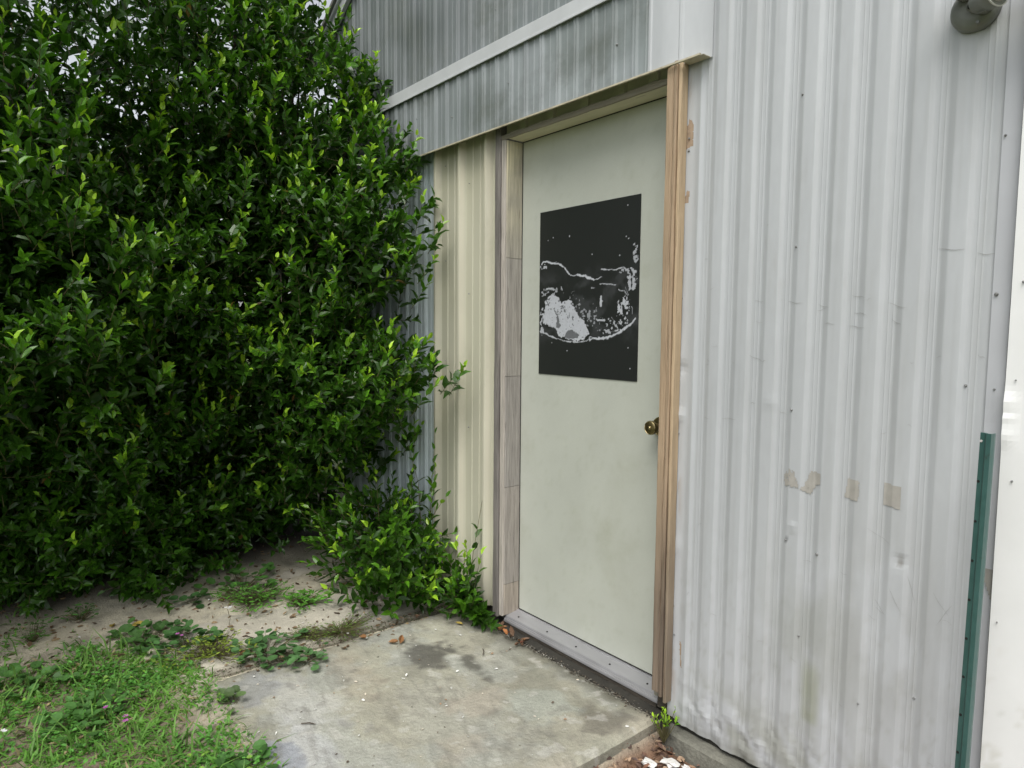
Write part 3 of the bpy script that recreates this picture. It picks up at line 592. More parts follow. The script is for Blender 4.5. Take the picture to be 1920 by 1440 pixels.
big = in_poly(wu + .018 * (nA - .5), wv + .018 * (nB - .5), [(.025, .21), (.038, .299), (.08, .327), (.116, .317), (.134, .293), (.165, .300), (.192, .295), (.215, .262), (.232, .24), (.249, .224), (.275, .200), (.285, .17), (.262, .147), (.229, .140), (.15, .150), (.119, .158), (.10, .19), (.052, .205)])
hol = (in_poly(wu, wv, [(.107, .235), (.118, .245), (.125, .215), (.115, .205)]) | in_poly(wu + .02 * (nA - .5), wv, [(.15, .150), (.17, .18), (.20, .185), (.235, .165), (.225, .148)]) | (nB > .70) | (nA > .70))
wh = np.maximum(wh, np.where(big & ~hol, .95, 0)); wh = np.where(big & hol, np.minimum(wh + .25, .45), wh)
def speck(cx, cy, rx, ry, thr, amt=.9):
    global wh
    d = np.hypot((U - cx) / rx, (Vv - cy) / ry); m = (d + (nA - .5) * 2.2 < 1) & (nB > thr); wh = np.maximum(wh, np.where(m, amt, 0))
speck(.462, .25, .026, .065, .53); speck(.405, .195, .050, .022, .57, .7); speck(.33, .20, .035, .03, .68, .4); speck(.500, .385, .024, .018, .50, .8); speck(.470, .398, .034, .010, .55, .7)
speck(.514, .455, .011, .028, .50, .7); speck(.498, .343, .016, .018, .42, .8); speck(.07, .335, .06, .022, .55, .6); speck(.018, .215, .014, .06, .50, .8); speck(.025, .44, .02, .014, .46, .8); speck(.22, .255, .05, .06, .68, .5); speck(.30, .23, .03, .05, .62, .5)
for (a, b) in [(.05, .545), (.08, .553), (.175, .55), (.47, .52), (.482, .512), (.474, .63), (.49, .12), (.50, .045), (.44, .455), (.30, .47), (.17, .10), (.08, .13)]:
    wh = np.maximum(wh, np.where(np.hypot(U - a, Vv - b) < .0022 * (.6 + nB), .75, 0))
wh = np.maximum(wh, .05 * ss(.5, .75, nC) * ss(.10, .2, Vv) * ss(.45, .35, Vv))
blk = np.array([.018, .020, .019]); wc = np.array([.50, .52, .56])
T = blk * (1 - wh[..., None]) + wc * wh[..., None] * (.86 + .28 * nB)[..., None]
yy = -.0022 - .0006 * (wh > .3)
film = mesh_np('window_film', np.stack([U - 2.150, yy, Vv + 1.117], -1).reshape(-1, 3), grid_faces(*U.shape), T.reshape(-1, 3))
fo = link('window_film', film, M['film'], D, label='black film rectangle with its coating peeled to white in torn blotches')
md = fo.modifiers.new('t', 'SOLIDIFY'); md.thickness = .0012; md.offset = 0
# knob: rosette, neck, tulip knob, key cylinder
K = Vector((-1.503, -.0, .968))
mb = MB(); mb.tube([K + Vector((0, -.001, 0)), K + Vector((0, -.005, 0)), K + Vector((0, -.009, 0)), K + Vector((0, -.013, 0))], [.033, .033, .027, .016], 28)
kn = mb.obj('door_knob', M['brass'], D, smooth=True)
mb = MB(); mb.tube([K + Vector((0, y, 0)) for y in (-.012, -.030, -.038, -.048, -.058, -.062, -.0635)], [.013, .0125, .018, .0235, .0245, .022, .019], 28)
m2 = mb.mesh('knob_grip', smooth=True); m2.materials.append(M['brass'])
import bmesh
bm = bmesh.new(); bm.from_mesh(kn.data); bm.from_mesh(m2)
mb = MB()
for a in range(28):
    pass
bm.to_mesh(kn.data); bm.free()
ringv = MB()
pts = [K + Vector((.0225 * math.cos(a), -.0622, .0225 * math.sin(a))) for a in np.linspace(0, 2 * math.pi, 33)]
ringv.tube(pts, .0014, 6, False); ringv.tube([K + Vector((.0325 * math.cos(a), -.0065, .0325 * math.sin(a))) for a in np.linspace(0, 2 * math.pi, 33)], .0016, 6, False)
ringv.tube([K + Vector((0, -.062, 0)), K + Vector((0, -.067, 0))], [.0065, .0055], 14)
kr = ringv.mesh('knob_ring', smooth=True); kr.materials.append(M['brass_edge'])
# brass trims sit on the knob: joined as a second material
bm = bmesh.new(); bm.from_mesh(kn.data); n0 = len(bm.faces); bm.from_mesh(kr); bm.faces.ensure_lookup_table()
for f in bm.faces[n0:]: f.material_index = 1; f.smooth = True
bm.to_mesh(kn.data); bm.free(); kn.data.materials.append(M['brass_edge'])

# threshold
prof = [(.010, .0615), (-.008, .0615), (-.012, .0585), (-.068, .050), (-.071, .046), (-.072, .041), (-.0745, .040), (-.0755, .036), (-.0785, .035), (-.080, .030), (-.080, .025), (-.060, .024)]
xs = np.linspace(-2.275, -1.428, 50); V = [(x, y, z) for x in xs for (y, z) in prof]
link('threshold', mesh_np('threshold', np.array(V), grid_faces(len(xs), len(prof))), M['alu'], B0, label='dull aluminium threshold plate below the door')
th = B0.children[-1] if False else None
for x in (-2.215, -2.03, -1.86, -1.68, -1.50):
    mb = MB(); mb.tube([(x, -.045, .0535), (x, -.0452, .0552)], [.0042, .0036], 10); mb.obj('threshold_screw', M['hole'], B0)
board_me = MB(); board_me.box(-2.29, -1.432, -.078, -.02, .0045, .0235, jit=.001); board_me.obj('sill_board', M['dark_wood'], B0, label='dark wooden sill under the threshold')
xs = np.linspace(-2.29, -1.40, 120); V = []
for x in xs:
    a = .004 * (float(fbm(x * 30, 1, 171)) - .5); q = .022 * max(0, float(fbm(x * 16, 5, 172, 4)) - .42); V += [(x, -.080, .010 + a), (x, -.094 + a, .008 + a), (x, -.110 + 2 * a - q, .0045 + a * .5), (x, -.116 + 2 * a - 2 * q, -.01)]
link('grime_line', mesh_np('grime_line', np.array(V), grid_faces(120, 4)), M['dirtline'], B0)

# ------------------------------------------------------------------ wall lamp holder (top right)
LP = Vector((-.582, -.098, 2.016))
lamp = empty('wall_lamp', LP, label='grey twin floodlight holder on a round wall plate, one white bulb in it', category='lamp')
mb = MB(); mb.tube([(0, y, 0) for y in (.006, -.010, -.018, -.023, -.025)], [.048, .048, .045, .037, .020], 36)
mb.obj('wall_plate', M['lamp_grey'], lamp, smooth=True)
for (dx, dz) in ((.012, -.036), (-.012, .036)):
    mb = MB(); mb.tube([(dx, -.018, dz), (dx, -.0262, dz)], [.0042, .0030], 12); mb.obj('screw', M['screw'], lamp)
def socket(bx, dirv, withbulb):
    d = Vector(dirv).normalized(); b = Vector(bx)
    mb = MB(); mb.tube([b, b + Vector((0, -.022, 0)), b + Vector((0, -.034, 0))], [.017, .016, .013], 18); mb.obj('swivel_arm', M['lamp_grey'], lamp, smooth=True)
    s = b + Vector((0, -.040, 0)) - d * .014
    mb = MB(); mb.tube([s, s + d * .004, s + d * .028, s + d * .034, s + d * .052, s + d * .054], [.010, .020, .022, .0275, .0295, .0285], 28)
    so_ = mb.obj('socket', M['lamp_grey'], lamp, smooth=True)
    mb = MB(); a = d.cross(Vector((0, 1, 0))).normalized(); c2 = d.cross(a)
    e = s + d * .053; mb.tube([e + (a * math.cos(q) + c2 * math.sin(q)) * .0292 for q in np.linspace(0, 2 * math.pi, 33)], .0018, 6, False)
    g = mb.obj('gasket', M['lamp_white'], so_, smooth=True)
    if withbulb:
        mb = MB(); mb.tube([s + d * .045, s + d * .062, s + d * .085, s + d * .125, s + d * .14], [.020, .022, .028, .044, .045], 28); mb.obj('bulb', M['lamp_white'], lamp, smooth=True)
    else:
        mb = MB(); mb.tube([s + d * .0535, s + d * .0552], [.026, .025], 24); mb.obj('socket_opening', M['hole'], so_, smooth=True)
socket((.024, -.016, -.008), (.90, -.40, .10), True)
socket((-.010, -.018, .030), (-.72, -.20, .62), False)
mb = MB(); mb.tube([(.006, -.022, -.002), (.004, -.042, -.004)], [.0125, .0115], 18); mb.obj('cable_plug', M['lamp_grey'], lamp, smooth=True)
mb = MB(); mb.tube([(.004, -.0415, -.004), (.004, -.0428, -.004)], [.008, .0078], 14); mb.obj('plug_opening', M['hole'], lamp, smooth=True)

# ------------------------------------------------------------------ green steel post
GP = Vector((-.497, -.185, -.09))
post = empty('fence_post', GP, label='green painted steel U-channel fence post leaning upright by the corner trim', category='post')
H = 1.178; k = 40; ring = [(-.0165, -.004), (-.0165, -.0065), (-.004, -.010), (.0015, -.0185), (.0135, -.0205), (.0165, -.006), (.0165, .004), (.0135, .004), (.012, -.012), (.003, -.012), (-.002, -.002), (-.0125, .000)]
V = []; 
for i in range(k):
    z = H * i / (k - 1)
    for (x, y) in ring: V.append((x * .78 + .014 * i / (k - 1), y * .85, z))
n = len(ring); Q = [(i * n + j, i * n + (j + 1) % n, (i + 1) * n + (j + 1) % n, (i + 1) * n + j) for i in range(k - 1) for j in range(n)]
me = bpy.data.meshes.new('channel'); me.from_pydata(V, [], Q + [tuple(range(n))[::-1], tuple((k - 1) * n + j for j in range(n))]); me.update()
link('channel', me, M['green_steel'], post)
for i in range(13):
    z = H - .018 - i * .088; dx = .012 * z / H
    mb = MB(); mb.tube([(-.0080 + dx, -.0068, z), (-.0082 + dx, -.0078, z)], [.0030, .0028], 10); mb.obj('bolt_hole', M['hole'] if i else M['chip'], post)

# ------------------------------------------------------------------ foliage
# leaf template: folded along the midrib, arched; unit length along +x, unit half-widths, +z = upper side
LT = np.array([[0, 0, 0], [.34, 0, -.02], [.70, 0, -.03], [1, 0, -.10], [.30, .5, .07], [.68, .40, .05], [.30, -.5, .07], [.68, -.40, .05]])
LTRI = np.array([[0, 1, 4], [3, 5, 2], [0, 6, 1], [3, 2, 7]]); LQ = np.array([[1, 2, 5, 4], [1, 6, 7, 2]])
def leaves_mesh(name, P, Dv, N, size, col, width=.42, tmpl=LT, tris=LTRI, quads=LQ, arch=None):
    P = np.asarray(P, float); n = len(P)
    Dv = Dv / np.linalg.norm(Dv, axis=1, keepdims=True); S = np.cross(N, Dv); S /= np.linalg.norm(S, axis=1, keepdims=True) + 1e-9; U = np.cross(Dv, S)
    sz = np.asarray(size)[:, None, None]; wd = np.broadcast_to(np.asarray(width, float).reshape(-1, 1, 1), (n, 1, 1))
    ar = 1.0 if arch is None else np.asarray(arch)[:, None, None]
    V = P[:, None] + sz * (Dv[:, None] * tmpl[None, :, 0:1] + S[:, None] * tmpl[None, :, 1:2] * wd + U[:, None] * tmpl[None, :, 2:3] * ar)
    m = len(tmpl); off = (np.arange(n) * m)[:, None, None]
    pol = []
    if len(tris): pol.append((tris[None] + off).reshape(-1, 3))
    if len(quads): pol.append((quads[None] + off).reshape(-1, 4))
    C = np.repeat(col, m, axis=0)
    return mesh_np(name, V.reshape(-1, 3), pol, C)
def unit(a): return a / (np.linalg.norm(a, axis=-1, keepdims=True) + 1e-9)
def shoots(base, d, L, n, size, young, droop=.0, rng=RNG):
    """leaves of many shoots at once: base (S,3), d (S,3), L (S,), young (S,) 0..1 how fresh the tip is"""
    S = len(base); d = unit(d); rep = lambda a: np.repeat(a[:, None], n, 1)
    up = np.tile([0, 0, 1.0], (S, 1)) + rng.normal(0, .15, (S, 3))
    t = (np.arange(n) + .6)[None] / n + rng.normal(0, .02, (S, n)); t = np.clip(t, 0, 1)
    bend = rng.normal(0, .18, (S, 3)); bend[:, 2] += .22 - droop
    pos = base[:, None] + d[:, None] * (L[:, None] * t)[..., None] + bend[:, None] * (L[:, None] * t ** 2)[..., None] * .6
    ax = unit(d[:, None] + bend[:, None] * 1.2 * t[..., None])
    a = unit(np.cross(ax, np.array([.13, .21, 1.0]))); b = np.cross(ax, a)
    ph = rng.uniform(0, 6.28, (S, 1)) + np.arange(n)[None] * 2.4 + rng.normal(0, .25, (S, n))
    rad = a * np.cos(ph)[..., None] + b * np.sin(ph)[..., None]
    ang = np.radians(62 - 34 * t + rng.normal(0, 10, (S, n)))
    D = unit(ax * np.cos(ang)[..., None] + rad * np.sin(ang)[..., None] + np.array([0, 0, .12]))
    N = unit(ax * .9 - rad * .5 + np.array([0, 0, .55]) + rng.normal(0, .22, (S, n, 3)))
    sz = size * (1.08 - .50 * t ** 2.2) * rng.uniform(.72, 1.15, (S, n))
    age = np.clip(rep(young) * ss(.35, 1.0, t) + rng.normal(0, .06, (S, n)), 0, 1)
    f = lambda q: q.reshape(-1, 3)
    return f(pos), f(D), f(N), sz.ravel(), age.ravel(), np.stack([base, base + d * L[:, None] * .5 + bend * L[:, None] * .15, base + d * L[:, None] * .95 + bend * L[:, None] * .54], 1)
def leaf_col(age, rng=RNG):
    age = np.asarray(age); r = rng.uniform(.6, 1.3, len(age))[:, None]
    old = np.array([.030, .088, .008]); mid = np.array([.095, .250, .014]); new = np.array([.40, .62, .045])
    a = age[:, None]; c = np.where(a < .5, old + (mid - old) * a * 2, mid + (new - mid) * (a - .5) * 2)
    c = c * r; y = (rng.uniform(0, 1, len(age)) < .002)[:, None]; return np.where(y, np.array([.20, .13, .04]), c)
def stems_mesh(name, S3, r=.0016):
    """thin three-sided stems along S3 (n,3 points,3)"""
    n, m, _ = S3.shape; ax = unit(S3[:, -1] - S3[:, 0]); a = unit(np.cross(ax, [.2, .3, 1.0])); b = np.cross(ax, a)
    V = []; rr = np.linspace(1, .45, m)
    for j in range(3):
        q = j * 2.0944; V.append(S3 + (a * math.cos(q) + b * math.sin(q))[:, None] * r * rr[None, :, None])
    V = np.stack(V, 2).reshape(-1, 3); Q = []
    for i in range(m - 1):
        for j in range(3): Q.append([i * 3 + j, i * 3 + (j + 1) % 3, (i + 1) * 3 + (j + 1) % 3, (i + 1) * 3 + j])
    Q = (np.array(Q)[None] + (np.arange(n) * m * 3)[:, None, None]).reshape(-1, 4)
    return mesh_np(name, V, Q, smooth=True)
LEAFM = []
def leaf_objects(P, D, N, size, age, parent, rng=RNG):
    """single leaves as objects of their own, sharing a few meshes (six shades)"""
    if not LEAFM:
        for a in (0.05, .3, .5, .68, .85, 1.0):
            for v in range(2):
                c = leaf_col(np.array([a]), rng); me = leaves_mesh('leaf', [[0, 0, 0]], np.array([[1., 0, 0]]), np.array([[0, 0, 1.]]), [1.0], c, .40 + .06 * v, arch=[1 + .8 * v]); me.materials.append(M['leaf']); LEAFM.append((a, me))
    ages = np.array([a for a, _ in LEAFM])
    inv = Vector(parent.location)
    for p, d, n_, s, g in zip(P, D, N, size, age):
        d = Vector(d).normalized(); sd_ = Vector(n_).cross(d).normalized(); u = d.cross(sd_)
        i = int(np.argmin(np.abs(ages - g))) + random.randint(0, 1)
        o = bpy.data.objects.new('leaf', LEAFM[min(i, len(LEAFM) - 1)][1]); COL.objects.link(o); o.parent = parent
        Mx = Matrix(((d.x, sd_.x, u.x, 0), (d.y, sd_.y, u.y, 0), (d.z, sd_.z, u.z, 0), (0, 0, 0, 1)))
        o.matrix_local = Matrix.Translation(Vector(p) - inv) @ Mx @ Matrix.Scale(float(s), 4)

# hedge surface x = face(y, z); it comes forward along the wall
ZT = np.array([.0, .21, .38, .60, .81, 1.0, 1.09, 1.24, 1.38, 1.50, 1.77, 1.93, 2.04, 2.32, 2.55, 2.73, 3.0, 3.6])
XT = np.array([-3.60, -3.55, -3.42, -3.00, -2.66, -2.48, -2.48, -2.66, -2.56, -2.46, -2.42, -2.60, -2.62, -2.93, -3.00, -3.26, -3.45, -3.6])
def face_x(y, z):
    nearwall = np.interp(z, ZT, XT)
    openf = -3.58 + .26 * ss(.25, 1.3, z) + .36 * ss(-1.0, -1.9, y) * ss(.45, 1.2, z) - .16 * ss(2.3, 3.2, z)
    k = ss(-1.05, -.38, y)
    n = .34 * (fbm(y * 2.1 + 5, z * 2.1, 201, 3) - .5) * 2 + .22 * (fbm(y * 5, z * 5, 203, 2) - .5) * 2
    return openf * (1 - k) + (nearwall - .17) * k + n * (1 - .6 * k)
def hedge_points(n, dmin, dmax, zlo, zhi, ylo=-3.4, yhi=-.14, pw=1.0):
    y = RNG.uniform(ylo, yhi, n); z = RNG.uniform(zlo, zhi, n); d = dmin + (dmax - dmin) * RNG.uniform(0, 1, n) ** pw
    x = face_x(y, z) - d
    return np.stack([x, y, z], 1), d
HB = empty('hedge', (-3.75, -1.3, 0), label='tall dense dark green hedge with glossy leaves filling the left side beside the building', category='hedge')
allP = []; allD = []; allN = []; allS = []; allA = []; allT = []
def add(base, dirs, L, n, size, young):
    r = shoots(base, dirs, L, n, size, young)
    # keep leaves off the wall and out of the ground
    ok = (r[0][:, 1] < -.115) & (r[0][:, 2] > .012) & (r[0][:, 0] < -2.3)
    for l, q in zip((allP, allD, allN, allS, allA), r[:5]): l.append(q[ok])
    tip = r[5][(r[5][:, -1, 1] < -.12) & (r[5][:, 0, 1] < -.12) & (r[5][:, :, 2].min(1) > .0)]; allT.append(tip)
def dirs_for(n, out=1.0, upw=.55, side=.75):
    d = RNG.normal(0, side, (n, 3)); d[:, 0] += out; d[:, 1] -= .15; d[:, 2] = d[:, 2] * .7 + upw; return d
# A: outer skin
b, d = hedge_points(6300, .0, .24, .06, 3.6, pw=.8)
hole = fbm(b[:, 1] * 4.0, b[:, 2] * 4.0, 211, 3) > .435 + .05 * ss(2.1, 2.6, b[:, 2]); low = RNG.uniform(0, 1, len(b)) < ss(.0, .45, b[:, 2]) * .7 + .3; hi = RNG.uniform(0, 1, len(b)) < 1 - .3 * ss(2.3, 2.7, b[:, 2])
b = b[hole & low & hi]; n = len(b)
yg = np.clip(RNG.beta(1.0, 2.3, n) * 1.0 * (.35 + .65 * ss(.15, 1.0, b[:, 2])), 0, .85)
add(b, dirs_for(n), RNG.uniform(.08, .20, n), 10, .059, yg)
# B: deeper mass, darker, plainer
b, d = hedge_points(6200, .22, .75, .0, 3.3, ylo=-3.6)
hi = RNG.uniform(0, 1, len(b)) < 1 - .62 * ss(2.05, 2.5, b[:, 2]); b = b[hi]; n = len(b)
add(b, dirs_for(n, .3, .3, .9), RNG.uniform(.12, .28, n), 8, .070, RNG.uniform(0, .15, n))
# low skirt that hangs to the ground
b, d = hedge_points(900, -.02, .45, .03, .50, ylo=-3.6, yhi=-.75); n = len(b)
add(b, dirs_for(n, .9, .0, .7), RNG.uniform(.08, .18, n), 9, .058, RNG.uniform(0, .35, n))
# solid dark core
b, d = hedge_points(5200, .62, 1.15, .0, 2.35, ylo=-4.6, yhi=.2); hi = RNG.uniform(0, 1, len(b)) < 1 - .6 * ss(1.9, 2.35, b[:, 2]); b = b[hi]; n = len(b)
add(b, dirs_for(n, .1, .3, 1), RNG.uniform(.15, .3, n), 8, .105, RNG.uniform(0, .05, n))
# C: back and top, big loose leaves against the sky
b, d = hedge_points(2400, .7, 1.5, 1.2, 4.6, ylo=-4.2, yhi=1.2)
hi = RNG.uniform(0, 1, len(b)) < np.where(fbm(b[:, 1] * 1.6, b[:, 2] * 1.6, 221, 3) > .46, .95, .25) * (1 - .65 * ss(2.1, 2.6, b[:, 2])); b = b[hi & (b[:, 0] < -4.0)]; n = len(b)
add(b, dirs_for(n, .1, .1, 1), RNG.uniform(.15, .35, n), 8, .068, RNG.uniform(0, .1, n))
# crown filling the corner by the roof edge
n = 520; b = np.stack([RNG.uniform(-5.2, -3.95, n), RNG.uniform(-.9, 1.6, n), RNG.uniform(2.2, 4.6, n)], 1)
add(np.where(b[:, 1:2] > -.13, b * [1, 0, 1] + [0, -.14, 0], b), dirs_for(n, .1, .1, 1), RNG.uniform(.15, .35, n), 8, .072, RNG.uniform(0, .1, n))
# fresh tip shoots sticking out of the face
b, d = hedge_points(640, -.07, .05, .30, 2.9, ylo=-2.4)
b[:, 0] -= .13 * ss(-.75, -.45, b[:, 1]) * ss(1.2, 1.5, b[:, 2])
n = len(b); dd = RNG.normal(0, .35, (n, 3)); dd[:, 0] += .5; dd[:, 2] += .9
tipP = []
r = shoots(b, dd, RNG.uniform(.11, .20, n), 10, .064, RNG.uniform(.65, 1.0, n))
ok = (r[0][:, 1] < -.12)
# the 29 shoots nearest the camera and in view become single leaves, the rest joins the mass
near = np.argsort(np.linalg.norm(b - CAM, axis=1)); near = [i for i in near if b[i, 1] > -2.0 and b[i, 2] < 2.6][:29]
sel = np.zeros(n, bool); sel[near] = True; sel = np.repeat(sel, 10)
for l, q in zip((allP, allD, allN, allS, allA), r[:5]): l.append(q[ok & ~sel])
allT.append(r[5][r[5][:, -1, 1] < -.12])
leaf_objects(r[0][ok & sel], r[1][ok & sel], r[2][ok & sel], r[3][ok & sel], r[4][ok & sel], HB)
P = np.concatenate(allP); Dd = np.concatenate(allD); Nn = np.concatenate(allN); Ss = np.concatenate(allS); Aa = np.concatenate(allA)
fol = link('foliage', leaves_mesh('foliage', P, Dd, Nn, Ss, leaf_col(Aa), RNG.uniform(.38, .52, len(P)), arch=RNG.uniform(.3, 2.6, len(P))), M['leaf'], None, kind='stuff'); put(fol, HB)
tw = link('twigs', stems_mesh('twigs', np.concatenate(allT), .0018), M['stem'], None, kind='stuff'); put(tw, HB)
mb = MB()
for k in range(26):
    y = random.uniform(-3.2, -.3); x = -4.15 + random.uniform(-.25, .2); h = random.uniform(2.0, 3.4); a = random.uniform(-.25, .45); c = random.uniform(-.3, .3)
    mb.tube([(x, y, -.05), (x + a * .3, y + c * .3, h * .35), (x + a * .4 + .05, y + c * .8, h * .7), (x + a, y + c, h)], [.020, .015, .010, .004], 6, False)
for k in range(60):
    y = random.uniform(-2.8, -.3); z = random.uniform(.5, 2.7); x = float(face_x(np.array(y), np.array(z))) - .35; q = random.uniform(-.4, .4)
    mb.tube([(x - .35, y + q * .3, z - .15), (x, y, z + random.uniform(-.05, .1)), (x + .22, y + random.uniform(-.2, .2), z + random.uniform(-.05, .2))], [.006, .004, .002], 5, False)
br = mb.obj('branches', M['bark'], None, smooth=True); put(br, HB)

# trees beyond the hedge: high crowns that let the sky through
def tree(x, y, h, rx, nl, label, seed):
    rg = np.random.default_rng(seed)
    t = empty('tree', (x, y, 0), label=label, category='tree', group='trees behind the hedge')
    mb = MB(); mb.tube([(0, 0, -.1), (.05, .04, h * .35), (-.05, .1, h * .65), (.05, 0, h * .95)], [.13, .10, .06, .015], 10, False)
    for k in range(9):
        a = rg.uniform(0, 6.28); z = h * rg.uniform(.3, .8); r = rx * rg.uniform(.5, .9)
        mb.tube([(0, .03, z), (math.cos(a) * r * .5, math.sin(a) * r * .5, z + .25), (math.cos(a) * r, math.sin(a) * r, z + .4)], [.04, .022, .006], 6, False)
    mb.obj('trunk', M['bark'], t, smooth=True)
    n = nl; q = unit(rg.normal(0, 1, (n, 3))) * (rg.uniform(0, 1, (n, 1)) ** .45) * np.array([rx, rx, h * .42]); q[:, 2] += h * .62
    keep = fbm(q[:, 0] * 1.1 + q[:, 2] * 1.3 + seed, q[:, 1] * 1.1 + q[:, 2], seed, 3) > .50; q = q[keep]
    r = shoots(q, rg.normal(0, 1, (len(q), 3)) + [0, 0, .3], rg.uniform(.2, .4, len(q)), 7, .085, rg.uniform(0, .25, len(q)), rng=rg)
    link('crown', leaves_mesh('crown', r[0], r[1], r[2], r[3], leaf_col(r[4], rg), .45), M['leaf'], t, kind='stuff')
tree(-6.6, 1.4, 5.2, 1.7, 1500, 'dark leafy tree behind the hedge, nearest the roof edge', 5)
tree(-6.9, -1.6, 5.4, 1.9, 1900, 'dark leafy tree behind the middle of the hedge', 6)
tree(-6.0, -4.3, 5.0, 1.8, 1200, 'dark leafy tree behind the left end of the hedge', 8)

# low bush on the slab at the foot of the cream sheet
def plant(name, loc, label, cat, shoot_list, nleaf, size, maxobj, group=None):
    t = empty(name, loc, label=label, category=cat)
    b = np.array([s[0] for s in shoot_list], float); d = np.array([s[1] for s in shoot_list], float); L = np.array([s[2] for s in shoot_list]); yg = np.array([s[3] for s in shoot_list])
    r = shoots(b, d, L, nleaf, size, yg)
    ok = (r[0][:, 1] < -.105) & (r[0][:, 2] > .01); idx = np.where(ok)[0]
    dist = np.linalg.norm(r[0][idx] - CAM, axis=1); idx = idx[np.argsort(dist)]
    a, c = idx[:maxobj], idx[maxobj:]
    leaf_objects(r[0][a], r[1][a], r[2][a], r[3][a], r[4][a], t)
    if len(c): put(link('foliage', leaves_mesh('foliage', r[0][c], r[1][c], r[2][c], r[3][c], leaf_col(r[4][c]), .42), M['leaf'], None, kind='stuff'), t)
    put(link('stems', stems_mesh('stems', r[5], .0020), M['stem'], None, kind='stuff'), t)
    return t
sl = []
for k in range(210):
    a = random.uniform(0, 6.28); rr = random.uniform(0, 1) ** .6
    x = -2.96 + .36 * rr * math.cos(a); y = -.32 + .19 * rr * math.sin(a); z = random.uniform(.02, .52) * (1 - .5 * rr)
    sl.append(((x, min(y, -.14), z), (math.cos(a) * .9 + .1, math.sin(a) * .5 - .25, random.uniform(.0, .9)), random.uniform(.12, .24), random.uniform(.25, .9) if random.random() < .7 else .1))
for (x, y, z, dx, dy, dz, L, g) in [(-2.74, -.17, .30, .05, 0, 1, .46, .35), (-2.80, -.18, .35, .1, 0, 1, .42, .5), (-2.70, -.18, .2, .15, -.05, 1, .40, .6), (-2.86, -.2, .40, .0, 0, 1, .36, .5), (-2.76, -.18, .25, .3, 0, .9, .36, .7), (-2.82, -.20, .22, .35, -.05, .6, .34, .7), (-2.80, -.22, .3, -.1, -.1, 1, .26, .7), (-2.78, -.22, .2, .5, -.1, .5, .24, .75), (-2.78, -.24, .1, .6, -.1, .3, .20, .6), (-3.0, -.3, .3, -.2, -.1, 1, .3, .8), (-3.1, -.35, .25, -.3, -.1, .8, .3, .8), (-2.9, -.35, .35, 0, -.1, 1, .22, .9)]:
    sl.append(((x, y, z), (dx, dy, dz), L, g))
plant('bush', (-2.92, -.28, 0), 'bright green low bush growing on the slab against the pale blue and cream wall sheets', 'bush', sl, 9, .066, 280)
sl = []
for (x, y, z, dx, dy, dz, L, g) in [(-2.46, -.14, .02, .1, -.05, 1, .50, .85), (-2.46, -.14, .02, -.35, -.1, 1, .44, .9), (-2.44, -.15, .03, .45, -.15, .8, .34, .8), (-2.45, -.15, .02, -.6, -.2, .7, .26, .6), (-2.44, -.16, .02, .6, -.3, .4, .22, .3), (-2.42, -.15, .02, .4, -.2, .9, .26, .5),
                                    (-2.44, -.16, .02, .0, -.5, .5, .20, .3), (-2.48, -.16, .02, -.4, -.6, .3, .18, .2), (-2.40, -.14, .01, .8, -.3, .15, .17, .15), (-2.42, -.16, .05, .2, -.3, .9, .22, .6), (-2.5, -.15, .1, -.5, -.1, .8, .20, .9), (-2.46, -.15, .05, .1, -.4, .7, .2, .4), (-2.38, -.14, .02, .5, -.2, .3, .14, .1), (-2.36, -.15, .01, .8, -.2, .1, .12, .1)]:
    sl.append(((x, y, z), (dx, dy, dz), L, g)); sl.append(((x + random.uniform(-.03, .03), y, z + .03), (dx + random.uniform(-.4, .4), dy - .15, dz * .8), L * .72, min(1, g + .15)))
plant('sapling', (-2.45, -.14, 0), 'small leafy sapling growing from the gap at the foot of the left door frame', 'plant', sl, 11, .064, 290)
sl = [((-1.345, -.145, -.05), (random.uniform(-.5, .5), random.uniform(-.5, .2), 1), random.uniform(.05, .11), random.uniform(.9, 1)) for _ in range(26)]
plant('weed', (-1.345, -.145, -.07), 'tiny bright green weed in the corner where the slab meets the footing', 'weed', sl, 7, .028, 182)

# ------------------------------------------------------------------ lawn
BT = np.array([[0, -.5, 0], [0, .5, 0], [.5, -.42, .10], [.5, .42, .10], [1, 0, -.02]]); BQ = np.array([[0, 2, 3, 1]]); BTR = np.array([[2, 4, 3]])
def lawn_pts(n, x0, x1, y0, y1, edge):
    x = RNG.uniform(x0, x1, n); y = RNG.uniform(y0, y1, n); ok = edge(x, y); return x[ok], y[ok]
def edge(x, y):
    lim = np.interp(x, [-4, -3.35, -3.05, -2.75, -2.55, -2.3, -2.05, -1.9, -1.4, 0], [-1.72, -1.62, -1.40, -1.24, -1.22, -1.27, -1.24, -1.27, -1.34, -1.4]) + .07 * (fbm(x * 11, y * 11, 231, 3) - .5) * 2 + .03
    return RNG.uniform(0, 1, len(x)) < ss(.06, -.10, y - lim) * np.where(fbm(x * 6, y * 6, 233, 3) > .45, 1, .32) * (.10 + .90 * ss(-3.30, -2.95, x + .25 * (fbm(x * 4, y * 4, 239) - .5)))
